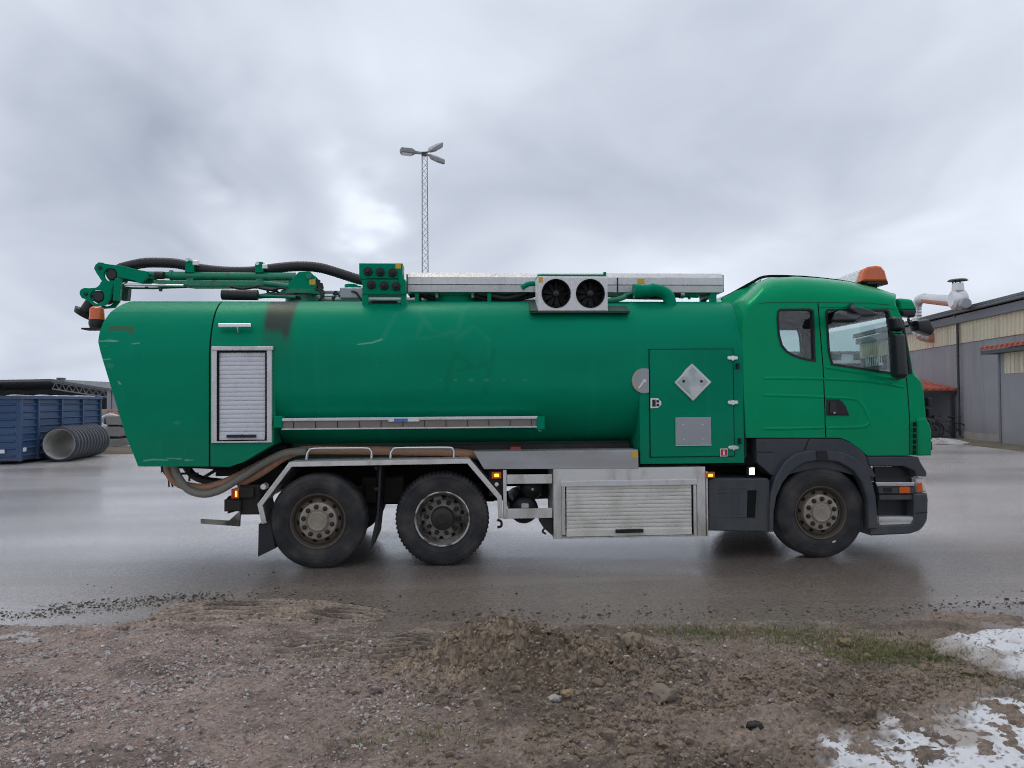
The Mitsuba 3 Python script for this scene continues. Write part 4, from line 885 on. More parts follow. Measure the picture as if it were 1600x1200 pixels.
xb0, xb1 = 0.9488, 4.7407
zt0, zt1 = 3.3686, 3.3277
zT = .5 * (zt0 + zt1)
HBX = part('hose_box', ext([(.55, zT - .145), (.55, zT - .06), (.61, zT), (1.02, zT), (1.05, zT - .03), (1.05, zT - .145)], xb0, xb1, 'x', .004), 'aluminium', smooth=25, label='long stacked aluminium hose boxes on top of the tank')
add('lower_box', ext([(.555, zT - .235), (.545, zT - .155), (1.05, zT - .155), (1.05, zT - .235)], xb0, xb1, 'x', .004), 'aluminium', HBX, smooth=25)
add('seam_band', box(xb0 + .01, xb1 - .01, .57, 1.0, zT - .1545, zT - .1455, 0), 'nut_dark', HBX, smooth=False)
for px in (3.4469,): add('end_joint', cat(box(px - .006, px + .006, .535, .549, zT - .235, zT - .065, 0)), 'nut_dark', HBX, smooth=False)
for (u0, sgn) in ((xb0, -1), (xb1, 1)): add('end_cap', box(u0 + sgn * .002, u0 + sgn * .02, .58, 1.03, zT - .225, zT - .02, .004), 'steel_grey', HBX)
R = 3.6909,3.7759,3.2706,3.3321
add('warning_label', box(R[0], R[1], .543, .5485, zT - .135, zT - .075, 0), 'yellow_label', HBX, smooth=False)
for px in (1.0276,1.0758,3.0046,3.1871), (1.8847,1.933,2.9978,3.189), (4.5904,4.6675,3.008,3.1716):
    part('box_support', cat(box(px[0], px[1], .58, .64, 2.95, zT - .236, .004), box(px[0], px[1], .96, 1.02, 2.95, zT - .236, .004), box(px[0], px[1], .641, .959, zT - .28, zT - .237, .004)), 'paint_green')
part('support_brace', cat(tube([(4.702,0.75,3.0354), (4.5508,0.75,3.1698)], .014, 6), tube([(4.5255,0.8,3.1053), (4.6798,0.8,3.1534)], .02, 6)), 'steel_grey')
# condenser with two fans
AC = 2.4508,3.2465,2.8348,3.2315
ACK = part('cooler_unit', diff(box(AC[0], AC[1], .12, .50, AC[2], AC[3], .012), *[cyl((c[0], .0, c[2]), (c[0], .46, c[2]), .152, 32) for c in ((2.6536,0.12,3.0352), (3.046,0.12,3.0358))]), 'white_paint', smooth=30, label='white cooler unit with two black fans on the tank shoulder')
for c in ((2.6536,0.12,3.0352), (3.046,0.12,3.0358)):
    FN = add('fan_ring', lathe([(.1505, .40), (.1505, .1215), (.156, .112), (.165, .112), (.167, .1195)], (c[0], 0, c[2]), 'y', 40), 'matte_black', ACK)
    add('fan_back', cyl((c[0], .40, c[2]), (c[0], .42, c[2]), .150, 24), 'matte_black', ACK + '__' + FN.split('__')[-1])
    bl = []
    for k in range(9):
        t = 2 * math.pi * k / 9; M = rotm(math.degrees(t), (0, 1, 0), (c[0], 0, c[2]))
        b = ext([(c[0] + .03, c[2] - .02), (c[0] + .14, c[2] - .045), (c[0] + .145, c[2] + .03), (c[0] + .03, c[2] + .015)], .20, .204, 'y', 0)
        b.apply_transform(rotm(25, (1, 0, 0), (c[0], .2, c[2]))); bl.append(moved(b, M))
    bl2 = []
    for rr in (.045, .07, .095, .12, .143): bl2.append(lathe([(rr - .0022, 0), (rr, -.003), (rr + .0022, 0)], (c[0], .135, c[2]), 'y', 36))
    for k in range(12):
        t = 2 * math.pi * k / 12; bl2.append(tube([(c[0] + .04 * math.cos(t), .137, c[2] + .04 * math.sin(t)), (c[0] + .155 * math.cos(t), .137, c[2] + .155 * math.sin(t))], .0025, 4))
    for b in bl: add('fan_blade', b, 'plastic_black', ACK + '__' + FN.split('__')[-1] if False else FN)
    add('guard', cat(*bl2), 'plastic_black', FN)
    add('hub', cat(lathe([(0, .115), (.02, .115), (.036, .125), (.040, .20)], (c[0], 0, c[2]), 'y', 20)), 'nut_dark', FN)
R = 2.4507,2.5013,3.1588,3.2206
add('warning_label', box(R[0] + .004, R[1], .1165, .1198, R[2], R[3], 0), 'yellow_label', ACK, smooth=False)
R = 2.4518,3.2362,3.2521,3.2923
part('cooler_top_bar', cat(box(R[0], R[1], .15, .48, AC[3] + .001, AC[3] + .028, .003), box(R[1] - .03, R[1], .15, .2, AC[3] + .0285, AC[3] + .055, .003)), 'paint_green')
part('cooler_bracket', cat(ext([(.13, AC[2] + .005), (.60, AC[2] + .005), (.60, 3.0), (.45, 2.98)], AC[0] - .09, AC[0] - .002, 'x', .003) , ext([(.14, AC[2] + .004), (.60, AC[2] + .004), (.60, 2.99), (.47, 2.97)], AC[1] + .002, AC[1] + .26, 'x', .003)), 'paint_dark_green')
part('cooler_shelf', box(AC[0] - .085, AC[1] + .255, .135, .55, AC[2] - .02, AC[2] - .002, .003), 'paint_dark_green')
# green elbow pipe and fittings
part('elbow_pipe', cat(tube([(3.6278,0.42,3.1052), (3.7661,0.42,3.1131), (3.8891,0.42,3.1171), (3.9965,0.42,3.0754), (4.0418,0.42,2.9994), (4.0476,0.42,2.8395)], .073, 20, 8)), 'paint_green', label='thick green elbow pipe entering the tank')
part('pipe_flange', cat(cyl((3.6125,0.42,3.1052), (3.6892,0.42,3.1091), .085, 20), cyl((3.8276,0.42,3.117), (3.8507,0.42,3.117), .082, 20)), 'paint_green')
part('side_hose', tube([(3.8634,0.66,3.1009), (4.0611,0.66,3.109), (4.2671,0.66,3.1093)], .05, 12, 5), 'hose_black')
part('hose_clamp', cat(*[cyl((4.2354,0.66,3.1093), (4.2829,0.66,3.1054), .056, 14)]), 'chrome')
part('hose_fitting', cat(cyl((4.2829,0.66,3.1054), (4.4576,0.66,3.0939), .042, 14, .036), cyl((4.3463,0.66,3.0938), (4.3622,0.66,3.0938), .055, 14)), 'paint_green')
part('linkage', cat(tube([(3.5141,0.5,3.0629), (3.5916,0.5,3.0859), (3.6615,0.5,3.1167)], .022, 8, 4), tube([(3.3111,0.45,2.9949), (3.4493,0.45,3.0179), (3.5264,0.45,3.0484)], .03, 8, 4)), 'paint_worn')
# manhole
mh = (1.4757,1.05,3.1352)
MH = part('manhole', lathe([(.36, -.2), (.36, .02), (.39, .02), (.39, .045), (0, .045)], (mh[0] + .02, 1.05, 3.07), 'z', 40), 'paint_green')
add('lid', lathe([(.42, .046), (.43, .065), (.40, .10), (.2, .135), (0, .14)], (mh[0] + .02, 1.05, 3.07), 'z', 40), 'duct_metal', MH)
for t in np.arange(0, 6.28, 1.05): add('clamp', cat(cyl((mh[0] + .02 + .43 * math.cos(t), 1.05 + .43 * math.sin(t), 3.06), (mh[0] + .02 + .43 * math.cos(t), 1.05 + .43 * math.sin(t), 3.19), .02, 8), cyl((mh[0] + .02 + .43 * math.cos(t), 1.05 + .43 * math.sin(t), 3.15), (mh[0] + .02 + .43 * math.cos(t), 1.05 + .43 * math.sin(t), 3.17), .035, 6)), 'steel_grey', MH)
# black service hoses in front of and under the boxes
for pts, r, m in (([(0.9533,0.8,3.1003),(1.0689,0.8,3.116),(1.1999,0.8,3.0851),(1.3387,0.8,3.023)], .03, 'hose_black'), ([(1.7626,0.62,3.1074),(1.9534,0.62,3.0771),(2.1064,0.62,3.0466),(2.2988,0.62,3.0929),(2.4767,0.62,3.1933),(2.585,0.62,3.2321)], .028, 'hose_black'),
                  ([(1.7408,0.7,3.0877),(1.9178,0.7,3.0416),(2.1883,0.7,3.0419),(2.4213,0.7,3.0887),(2.5384,0.7,3.1432)], .03, 'hose_black'), ([(1.7919,0.9,3.1941),(2.123,0.9,3.171),(2.5193,0.9,3.1717)], .03, 'hose_black'),
                  ([(1.9451,0.8,3.1017),(2.1952,0.8,3.1099),(2.509,0.8,3.1025)], .025, 'paint_worn'), ([(2.2939,0.55,3.1595),(2.3783,0.55,3.2055),(2.5007,0.55,3.2135)], .03, 'paint_green'), ([(1.9582,0.75,3.0326),(2.1914,0.75,3.0251),(2.5034,0.75,3.0254)], .02, 'steel_grey'),
                  ([(3.3891,0.85,3.1662),(3.5892,0.85,3.1506),(3.7894,0.85,3.1032)], .03, 'hose_black'), ([(3.4077,0.95,3.1243),(3.7315,0.95,3.1006),(4.1384,0.95,3.0931)], .022, 'steel_grey')):
    part('service_hose' if m == 'hose_black' else 'service_pipe', tube(pts, r, 10, 6), m)
part('gallery_pipe', cat(*[cyl((-0.2435, y, z), (2.536, y, z), r, 8) for y, z, r in ((1.5, 3.24, .02), (1.6, 3.17, .02), (1.35, 3.12, .025))]), 'steel_grey')
# control block with six knobs
kb = 0.4086,0.904,3.2345,3.4137
KB = part('valve_block', cat(box(kb[0], kb[1], .35, .62, kb[2], kb[3], .008)), 'paint_green', smooth=30, label='green valve block with six black knobs')
k2 = 0.4431,0.9318,3.0548,3.2311
add('lower_block', cat(rbox(k2, .36, .62, .006), ext([(k2[0], k2[3]), (kb[0], kb[2] + .05), (kb[0] + .05, kb[2] + .05), (k2[0] + .06, k2[3])], .345, .362, 'y', .002), ext([(kb[1] - .06, kb[2] + .10), (kb[1] - .005, kb[2] + .10), (k2[1], k2[2]), (k2[1] - .05, k2[2])], .343, .36, 'y', .002)), 'paint_green', KB)
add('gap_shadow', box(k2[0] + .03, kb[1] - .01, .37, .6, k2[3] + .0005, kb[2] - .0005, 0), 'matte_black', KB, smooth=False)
for R in ((0.4389,0.5078,2.9731,3.0614), (0.8805,0.9424,2.9735,3.0621)): add('leg', box(R[0], R[1], .37, .44, 2.93, k2[2] - .0005, .003), 'paint_green', KB)
add('base_beam', box(k2[0] + .1, k2[1] - .1, .40, .62, 2.94, 2.985, .003), 'matte_black', KB)
for c in ((0.5114,0.34,3.3165), (0.6496,0.34,3.3096), (0.7918,0.34,3.3027), (0.5472,0.34,3.1656), (0.6928,0.34,3.1549), (0.8314,0.34,3.1478)):
    kn = add('knob', lathe([(0, -.07), (.022, -.07), (.026, -.045), (.026, -.03), (.044, -.028), (.047, -.012), (.040, -.004), (.052, .0), (.052, .02)], (c[0], .335, c[2]), 'y', 22, mod=lambda R, g: R * (1 + .05 * np.cos(8 * g))), 'plastic_black', KB)
R = 0.8242,0.8862,3.3528,3.4043
add('warning_label', box(R[0], R[1], .3465, .3498, R[2], R[3], 0), 'yellow_label', KB, smooth=False)
wb = 0.0961,0.3668,3.0885,3.2216
part('relay_box', cat(rbox(wb, .95, 1.2, .01)), 'steel_grey')
part('relay_cap', cat(cyl((wb[0] + .12, 1.07, wb[3]), (wb[0] + .12, 1.07, wb[3] + .05), .08, 14), cyl((wb[0] + .2, 1.07, wb[3]), (wb[0] + .2, 1.07, wb[3] + .03), .05, 10)), 'paint_green')
each('tank_rail', [cyl((-0.1912,1,3.1181), (0.3604,1,3.1268), .012, 6), cyl((-0.2655,1.4,3.2052), (0.3093,1.4,3.2144), .012, 6)], 'steel_grey', TR)
for pts in ([(-0.1784,0.85,3.183),(-0.1251,0.85,3.1598),(-0.11,0.85,3.0901),(-0.1482,0.85,3.0436)], [(0.2424,0.9,3.1676),(0.2963,0.9,3.1521),(0.3423,0.9,3.0896),(0.3731,0.9,3.0506)], [(-0.1663,0.95,3.2132),(-0.1047,0.95,3.1741),(-0.1049,0.95,3.088)], [(0.0024,1,3.0632),(0.0492,1,3.15),(0.0957,1,3.1106)], [(-0.0219,1.1,3.0922),(0.0175,1.1,3.1878),(0.0645,1.1,3.1401)]):
    part('cable', tube(pts, .014, 7, 6), 'hose_black')

# --- boom with suction hose, along the middle of the tank
YBM = 1.2
BM = part('boom', cat(cyl((-1.986,1.2,3.3972), (-0.4884,1.2,3.3898), .052, 18), cyl((-2.3558,1.2,3.4119), (-1.9706,1.2,3.4012), .042, 16)), 'paint_worn', label='green boom lying along the tank with its jointed end over the rear')
add('piston_rod', cat(cyl((-2.1671,1.13,3.3931), (-2.0677,1.13,3.3911), .047, 14)), 'nut_dark', BM)
add('collar', cat(cyl((-2.0169,1.2,3.405), (-1.986,1.2,3.4051), .062, 14), cyl((-2.0784,1.2,3.2936), (-2.0476,1.2,3.2937), .03, 10)), 'paint_worn', BM)
add('lower_arm', cat(ext([(-2.1941,3.333),(-0.5436,3.3294),(-0.5437,3.2572),(-1.7538,3.2546),(-1.8544,3.2703),(-2.1939,3.2695)], 1.12, 1.34, 'y', .01)), 'paint_worn', BM)
add('slide_rod', cyl((-2.4987,1.05,3.262), (-1.8015,1.05,3.2519), .018, 10), 'chrome', BM)
add('pressure_pipe', cat(tube([(-2.5265,1.08,3.2274), (-2.1701,1.08,3.2242), (-1.7891,1.08,3.2407), (-1.728,1.08,3.2448)], .013, 6), cyl((-2.0865,1.08,3.2362), (-2.0864,1.08,3.1891), .022, 8), cyl((-2.2537,1.08,3.2436), (-2.2537,1.08,3.2202), .02, 8)), 'paint_dark_green', BM)
el = [(-2.8785,3.4681),(-2.8614,3.5112),(-2.8237,3.5411),(-2.7784,3.5389),(-2.7481,3.525),(-2.5018,3.4907),(-2.3307,3.4466),(-2.2394,3.4312),(-2.2392,3.3605),(-2.3303,3.2857),(-2.4254,3.3286),(-2.5961,3.3579),(-2.6186,3.3085),(-2.6637,3.2144),(-2.6897,3.0931),(-2.7461,3.0188),(-2.8819,3.007),(-2.9462,3.0694),(-2.9802,3.0905),(-3.0179,3.1045),(-3.0422,3.1434),(-3.0461,3.1825),(-3.0259,3.2137),(-2.9884,3.2294),(-2.9431,3.2256),(-2.8602,3.2297),(-2.8316,3.2454),(-2.7805,3.3033),(-2.817,3.3627),(-2.8458,3.4056)]
elp = ext(el, 1.08, 1.12, 'y', .004)
h1, h2 = (-2.6818,1.1,3.3913), (-2.8371,1.1,3.1227)
elp = diff(elp, cyl((h1[0], .9, h1[2]), (h1[0], 1.4, h1[2]), .082, 28), cyl((h2[0], .9, h2[2]), (h2[0], 1.4, h2[2]), .086, 28))
add('end_plate', elp, 'paint_green', BM, smooth=25)
add('end_plate', moved(elp, trimesh.transformations.translation_matrix((0, .26, 0))), 'paint_green', BM, smooth=25)
for h, r in ((h1, .068), (h2, .072)): add('roller', cat(lathe([(0, 1.085), (r * .8, 1.085), (r, 1.10), (r, 1.36), (0, 1.36)], (h[0] + .012, 0, h[2] + .006), 'y', 24)), 'hose_black', BM)
for c in ((-2.8052,1.07,3.4733), (-2.9701,1.07,3.1534)): add('pivot_pin', lathe([(0, 1.055), (.02, 1.055), (.022, 1.079), (.022, 1.36)], (c[0], 0, c[2]), 'y', 12), 'nut_dark', BM)
add('rest_post', cat(ext([(-2.6036,3.3398),(-2.5316,3.3283),(-2.5497,3.0737),(-2.6291,3.0736)], 1.02, 1.0795, 'y', .004)), 'paint_green', BM)
add('rest_post', cat(ext([(-2.5973,3.2676),(-2.5353,3.2677),(-2.5503,3.0998),(-2.6315,3.0997)], 1.24, 1.34, 'y', .004)), 'paint_dark_green', BM)
add('spacer', cat(*[cyl((c[0], 1.12, c[2]), (c[0], 1.34, c[2]), .03, 10) for c in ((-2.4864,1.2,3.4511), (-2.3327,1.2,3.404), (-2.792,1.2,3.284))]), 'paint_dark_green', BM)
for (P_c, lb) in ((([(-1.8237,3.4295),(-1.8085,3.5411),(-1.8201,3.5769),(-1.8008,3.6088),(-1.7776,3.6089),(-1.7698,3.5851),(-1.7194,3.5653),(-1.7077,3.5176),(-1.7153,3.4299)]), 0), (([(-0.9753,3.4323),(-0.9714,3.5445),(-0.9479,3.5686),(-0.8812,3.5649),(-0.8656,3.5449),(-0.8735,3.4327)]), 1)):
    HC = add('hose_cradle', ext(P_c, 1.14, 1.30, 'y', .005), 'paint_green', BM)
    xs_ = [p[0] for p in P_c]; zs_ = [p[1] for p in P_c]
    add('pin', cat(cyl((min(xs_) + .04, 1.10, max(zs_) - .03), (min(xs_) + .04, 1.33, max(zs_) - .03), .022, 10), box(max(xs_) - .02, max(xs_) + .045, 1.13, 1.2, max(zs_) - .09, max(zs_) - .03, .006)), 'duct_metal', HC)
    add('bracket', box(.5 * (min(xs_) + max(xs_)) - .05, .5 * (min(xs_) + max(xs_)) + .04, 1.16, 1.28, min(zs_) - .17, min(zs_) - .02, .006), 'paint_worn', HC)
tu = [(-0.5569,3.2424),(-0.514,3.306),(-0.4671,3.3617),(-0.4124,3.4216),(-0.2796,3.43),(-0.2172,3.3625),(-0.2018,3.2431),(-0.2332,3.1874),(-0.2801,3.1674),(-0.5219,3.1869)]
TU = add('slewing_column', ext(tu, 1.02, 1.06, 'y', .004), 'paint_green', BM, smooth=25)
add('cheek_plate', ext(tu, 1.34, 1.38, 'y', .004), 'paint_green', TU, smooth=25)
add('core', ext([(-0.5042,3.3616),(-0.2675,3.3623),(-0.252,3.2015),(-0.5201,3.201)], 1.07, 1.33, 'y', .004), 'paint_dark_green', TU)
c = (-0.4099,1.2,3.1531)
add('pedestal', cat(lathe([(.20, -.3), (.20, .0), (.26, .0), (.26, .05), (0, .05)], (c[0], 1.2, c[2]), 'z', 24)), 'paint_worn', TU)
c = (-0.2875,1,3.3659); add('pin', lathe([(0, 1.0), (.035, 1.0), (.038, 1.019)], (c[0], 0, c[2]), 'y', 14), 'paint_worn', TU)
R = -0.2837,-0.2141,3.2638,3.3305; add('warning_label', box(R[0], R[1], 1.015, 1.0195, R[2], R[3], 0), 'yellow_label', TU, smooth=False)
add('end_gear', cat(*[cyl((-0.2123,1.2,3.2981), (-0.1966,1.2,3.2338), .06, 10), cyl((-0.2201,1.2,3.3463), (-0.2046,1.2,3.2016), .035, 8)]), 'nut_dark', TU)
add('slew_cylinder', cyl((-0.8432,1.08,3.2863), (-0.5408,1.08,3.2553), .035, 12, .035), 'paint_worn', BM)
for pts in ([(-0.8845,1,3.2191),(-0.7309,1,3.1958),(-0.6156,1,3.2196),(-0.5001,1,3.1806)], [(-0.9345,0.9,3.1035),(-0.7067,0.9,3.1349),(-0.5164,0.9,3.1119),(-0.3791,0.9,3.1043)], [(-0.8845,1,3.1015),(-0.6926,1,3.1253),(-0.5002,1,3.102),(-0.3845,1,3.0943)], [(-0.8048,1.05,3.2108),(-0.7817,1.05,3.1635),(-0.7199,1.05,3.1794),(-0.6812,1.05,3.2189)], [(-0.7164,1.1,3.2182),(-0.6698,1.1,3.1707),(-0.592,1.1,3.1709)], [(-0.9097,0.95,3.1259),(-0.7571,0.95,3.1028),(-0.6041,0.95,3.1342),(-0.4508,0.95,3.1423)], [(-1.2288,1,3.234),(-1.0759,1,3.2108),(-0.8845,1,3.2426)]):
    part('hydraulic_hose', tube(pts, .016, 7, 6), 'hose_black')
part('hydraulic_hose', tube([(-1.0102,0.9,3.0802),(-0.8586,0.9,3.1114),(-0.6687,0.9,3.1039),(-0.4249,0.9,3.0964)], .022, 7, 6), 'paint_worn')
part('rolled_mat', cyl((-1.2821,0.85,3.1155), (-0.8608,0.85,3.1122), .062, 14), 'hose_black')
add('suction_hose', tube([(-2.715,1.25,3.4031),(-2.6538,1.25,3.4828),(-2.5615,1.25,3.519),(-2.3533,1.25,3.5637),(-2.1598,1.25,3.5685),(-1.9658,1.25,3.5589),(-1.7713,1.25,3.5181),(-1.6153,1.25,3.4866),(-1.3809,1.25,3.4634),(-1.1064,1.25,3.4603),(-0.9097,1.25,3.4811),(-0.673,1.25,3.5142),(-0.4355,1.25,3.5313),(-0.1973,1.25,3.512),(0.0415,1.25,3.444),(0.297,1.25,3.3637),(0.4812,1.25,3.3398)], .062, 14, 8, corr=(.035, .0018)), 'hose_black', TR, label='black corrugated suction hose running above the boom')
NZ = part('suction_nozzle', cat(tube([(-2.9513,1.2,3.0706), (-3.0118,1.2,2.9759), (-3.0571,1.2,2.9129)], .075, 18, 4)), 'hose_black')
add('flange', cat(tube([(-3.0345,1.2,2.9562), (-3.0685,1.2,2.905)], [.125, .105], 20)), 'plastic_black', NZ)
# rear beacon on the slanted door
c = (-2.6269,0.62,2.822)
BC = part('rear_beacon', lathe([(0, .155), (.05, .15), (.074, .13), (.080, .06), (.083, .0)], (c[0], .62, c[2] - .03), 'z', 24), 'orange_lens', label='orange beacon at the rear of the tank')
add('base', lathe([(.085, .0), (.088, -.05), (.075, -.09), (.075, -.1), (0, -.1)], (c[0], .62, c[2] - .031), 'z', 24), 'nut_dark', BC)
add('bracket', box(c[0] - .13, c[0] + .3, .52, .72, c[2] - .15, c[2] - .132, .002), 'chassis_black', BC)

# --- wheels
tyre_half = [(.292, .035), (.300, .018), (.318, .012), (.33, .008), (.36, .001), (.364, -.002), (.368, .001), (.41, -.004), (.45, .004), (.454, .001), (.458, .006), (.485, .016), (.505, .028), (.514, .045)]
def tyre_prof(w):
    tread = []
    for k in range(4):
        a = .05 + (w - .10) * (k + .5) / 4 * 1.0
        tread += [(.5195, a - .035), (.52, a + .025), (.508, a + .028), (.508, a + .036)]
    return tyre_half + tread + [(r, w - y) for r, y in reversed(tyre_half)]
def lug(R, g):
    R = R.copy(); sel = (R[:, 0] > .503); ph = (np.floor(g * 60 / (2 * np.pi)) % 1); m = ((g * 64 / (2 * np.pi)) % 1) < .35
    R[np.ix_(sel, m)] -= .011; return R
ty_plain = mikit.ply(lathe(tyre_prof(.31), (0, 0, 0), 'y', 96), 'tyre_rubber', smooth=40)
ty_lug = mikit.ply(lathe(tyre_prof(.31), (0, 0, 0), 'y', 256, lug), 'tyre_rubber', smooth=30)
def holes_disc(r0, r1, y, n, hr, rad):
    return None
def rim_mesh(depth, disc_r):
    prof = [(.250, .10), (.272, .06), (.286, .035), (.300, .022), (.303, .012), (.298, .006), (.290, .010), (.280, .03), (.268, .05), (.262, .10), (.255, depth - .02), (.235, depth), (disc_r, depth), (.05, depth - .005), (.05, depth + .03), (.24, depth + .03), (.262, depth + .02)]
    return lathe(prof, (0, 0, 0), 'y', 64)
rim_a = mikit.ply(rim_mesh(.085, .2), 'rim_dark', smooth=35); rim_c = mikit.ply(rim_mesh(.14, .2), 'rim_dirty', smooth=35)
lip_c = mikit.ply(lathe([(.2835, .028), (.2885, .006), (.297, -.001), (.3055, .003), (.306, .022)], (0, 0, 0), 'y', 64), 'rim_bright', smooth=35)
vents = mikit.ply(cat(*[cyl((.232 * math.cos(t), .078, .232 * math.sin(t)), (.232 * math.cos(t), .1, .232 * math.sin(t)), .024, 14) for t in np.arange(10) * 2 * math.pi / 10 + .31]), 'matte_black', smooth=False)
vents_c = mikit.ply(cat(*[cyl((.232 * math.cos(t), .133, .232 * math.sin(t)), (.232 * math.cos(t), .16, .232 * math.sin(t)), .024, 14) for t in np.arange(10) * 2 * math.pi / 10 + .31]), 'matte_black', smooth=False)
plate_a = mikit.ply(lathe([(0, -.018), (.06, -.018), (.064, -.015), (.098, -.017), (.108, -.010), (.112, .010), (.120, .012), (.126, .004), (.185, .008), (.200, .018), (.206, .084)], (0, 0, 0), 'y', 56), 'hub_dirty', smooth=30)
hub_c = mikit.ply(lathe([(0, -.012), (.05, -.012), (.055, -.004), (.085, .0), (.118, .012), (.126, .03), (.13, .14)], (0, 0, 0), 'y', 40), 'nut_dark', smooth=30)
ring_c = mikit.ply(lathe([(.128, .122), (.2, .125), (.206, .14)], (0, 0, 0), 'y', 40), 'rim_dirty', smooth=30)
nut_m = lathe([(0, -.034), (.014, -.034), (.018, -.030), (.019, -.012), (.026, -.010), (.028, .006)], (0, 0, 0), 'y', 12)
nut_a = mikit.ply(nut_m, 'nut_dark', smooth=30); nut_cover = mikit.ply(lathe([(.0, -.0), (.026, -.002), (.028, .004)], (0, 0, 0), 'y', 14), 'rim_dirty', smooth=30)
Tt = lambda M: {'to_world': M}
def wheel(x, kind, far=False, rot=0.0, y=0.0):
    W = key_for(f'{TR}__wheel')
    base = T().translate([x, 2.5 - y if far else y, .52]) @ T().rotate([0, 0, 1], 180 if far else 0) @ T().rotate([0, 1, 0], rot)
    def put(n, d, M=None):
        k = key_for(f'{W}__{n}'); scene[k] = {**d, 'to_world': base @ M if M is not None else base}
    put('tyre', ty_lug if kind == 'drive' else ty_plain)
    put('rim', rim_c if kind == 'drive' else rim_a)
    put('vent_hole', vents_c if kind == 'drive' else vents)
    put('hub', hub_c if kind == 'drive' else plate_a)
    if kind == 'drive': put('hub_ring', ring_c); put('rim_lip', lip_c)
    for k in range(10):
        t = 2 * math.pi * k / 10; r, yy = (.175, .125) if kind == 'drive' else (.157, .006)
        put('wheel_nut', nut_a, T().translate([r * math.cos(t), yy, r * math.sin(t)]))
    return W
XA = (0.0, 1.355, 5.655)
tag(wheel(XA[0], 'tag', rot=12), 'rear wheel with grey hub plate and ten dark nuts')
tag(wheel(XA[1], 'drive', rot=4), 'middle wheel with deep bright rim and black hub')
tag(wheel(XA[2], 'front', rot=22), 'front wheel with grey hub plate under the cab')
for i, x in enumerate(XA): wheel(x, ('tag', 'drive', 'front')[i], far=True, rot=20 * i)
scene['chalk'] = pr((0.55, 0.50, 0.36), .7)
part('tyre_mark', ext([(XA[2] + .125, .52 - .345), (XA[2] + .165, .52 - .33), (XA[2] + .16, .52 - .315), (XA[2] + .12, .52 - .33)], -.004, .004, 'y', 0), 'chalk', smooth=False)
ax = []
for x in XA: ax.append(cyl((x, .25, .52), (x, 2.25, .52), .07, 14))
ax.append(lathe([(0, -.3), (.12, -.28), (.24, -.1), (.24, .1), (.12, .28), (0, .3)], (XA[1], 1.25, .54), 'y', 20))
part('axle', cat(*ax), 'chassis_black')
part('chassis_frame', cat(box(-1.05, 6.0, .82, .92, .78, 1.08, .01), box(-1.05, 6.0, 1.58, 1.68, .78, 1.08, .01), *[box(x, x + .12, .921, 1.579, .82, 1.04, .01) for x in (-1.0, -.3, .6, 2.2, 3.4, 4.6)], *[box(x - .25, x + .25, .55, .80, .62, .95, .02) for x in (.65,)], *[box(x - .25, x + .25, 1.72, 1.97, .62, .95, .02) for x in (.65,)]), 'chassis_black')
each('air_spring', [cyl((x + dx, y, .5), (x + dx, y, .85), .12, 16) for x in (0, 1.355) for dx in (-.36, .36) for y in (.62, 1.88)], 'chassis_black', TR)
each('spring_beam', [box(x - .45, x + .45, y - .05, y + .05, .40, .46, .01) for x in (0, 1.355) for y in (.62, 1.88)], 'chassis_black', TR)
part('damper', cyl((.62, .5, .62), (.62, .5, 1.05), .045, 10), 'chassis_black')
part('engine_underside', cat(box(4.9, 6.3, .9, 1.6, .55, 1.1, .05), box(2.4, 4.7, .95, 1.55, .60, .8, .04), cyl((1.6, 1.25, .6), (4.6, 1.25, .68), .06, 10)), 'chassis_black')
part('sub_frame', cat(box(XL + .02, XC - .02, .55, .70, 1.10, 1.36, .006), box(XL + .02, XC - .02, 1.80, 1.95, 1.10, 1.36, .006)), 'paint_dark_green')
sf = 0.9761,3.5385,1.2355,1.3309
part('under_tank_beam', cat(box(sf[0], sf[1], .36, .42, sf[2] - .04, sf[3] - .01, .006)), 'chassis_black')
part('under_bracket', cat(rbox((2.1275,2.2526,1.2461,1.2916), .3, .5, .004)), 'red_lens')
# --- rear mudguards
gp = [(-0.5916,0.5048),(-0.6391,0.7196),(-0.2978,1.1717),(1.6571,1.1826),(2.0111,0.7618),(2.0235,0.522)]
gp2 = inset(gp + [], 0)
def path_band(pts, w):
    p = np.asarray(pts); d = np.gradient(p, axis=0); t = [(b - a) / np.linalg.norm(b - a) for a, b in zip(p[:-1], p[1:])]
    out = []
    for k in range(len(p)):
        if k == 0: n = np.array([t[0][1], -t[0][0]])
        elif k == len(p) - 1: n = np.array([t[-1][1], -t[-1][0]])
        else:
            n1, n2 = np.array([t[k - 1][1], -t[k - 1][0]]), np.array([t[k][1], -t[k][0]]); n = (n1 + n2); n /= (n @ n1)
        out.append(p[k] + n * w)
    return [tuple(x) for x in p] + [tuple(x) for x in out[::-1]]
MG = part('rear_mudguard', ext(path_band(gp, .052), -.035, -.015, 'y', .004), 'aluminium_dirty', smooth=25, label='angular aluminium mudguard over both rear wheels')
add('cover', ext(path_band(gp, .008), -.0149, .62, 'y', 0), 'aluminium_dirty', MG, smooth=False)
gm = [(x, z) for x, z in gp]
part('rear_mudguard', ext(path_band(gp, .03), 1.9, 2.52, 'y', 0), 'aluminium_dirty', smooth=False)
part('wheel_arch_liner', cat(ext([(gp[1][0] + .06, gp[1][1]), (gp[2][0] + .04, gp[2][1] - .05), (gp[3][0] - .04, gp[3][1] - .05), (gp[4][0] - .06, gp[4][1]), (gp[4][0] - .06, .62), (gp[1][0] + .06, .62)], .66, .70, 'y', 0)), 'matte_black', smooth=False)
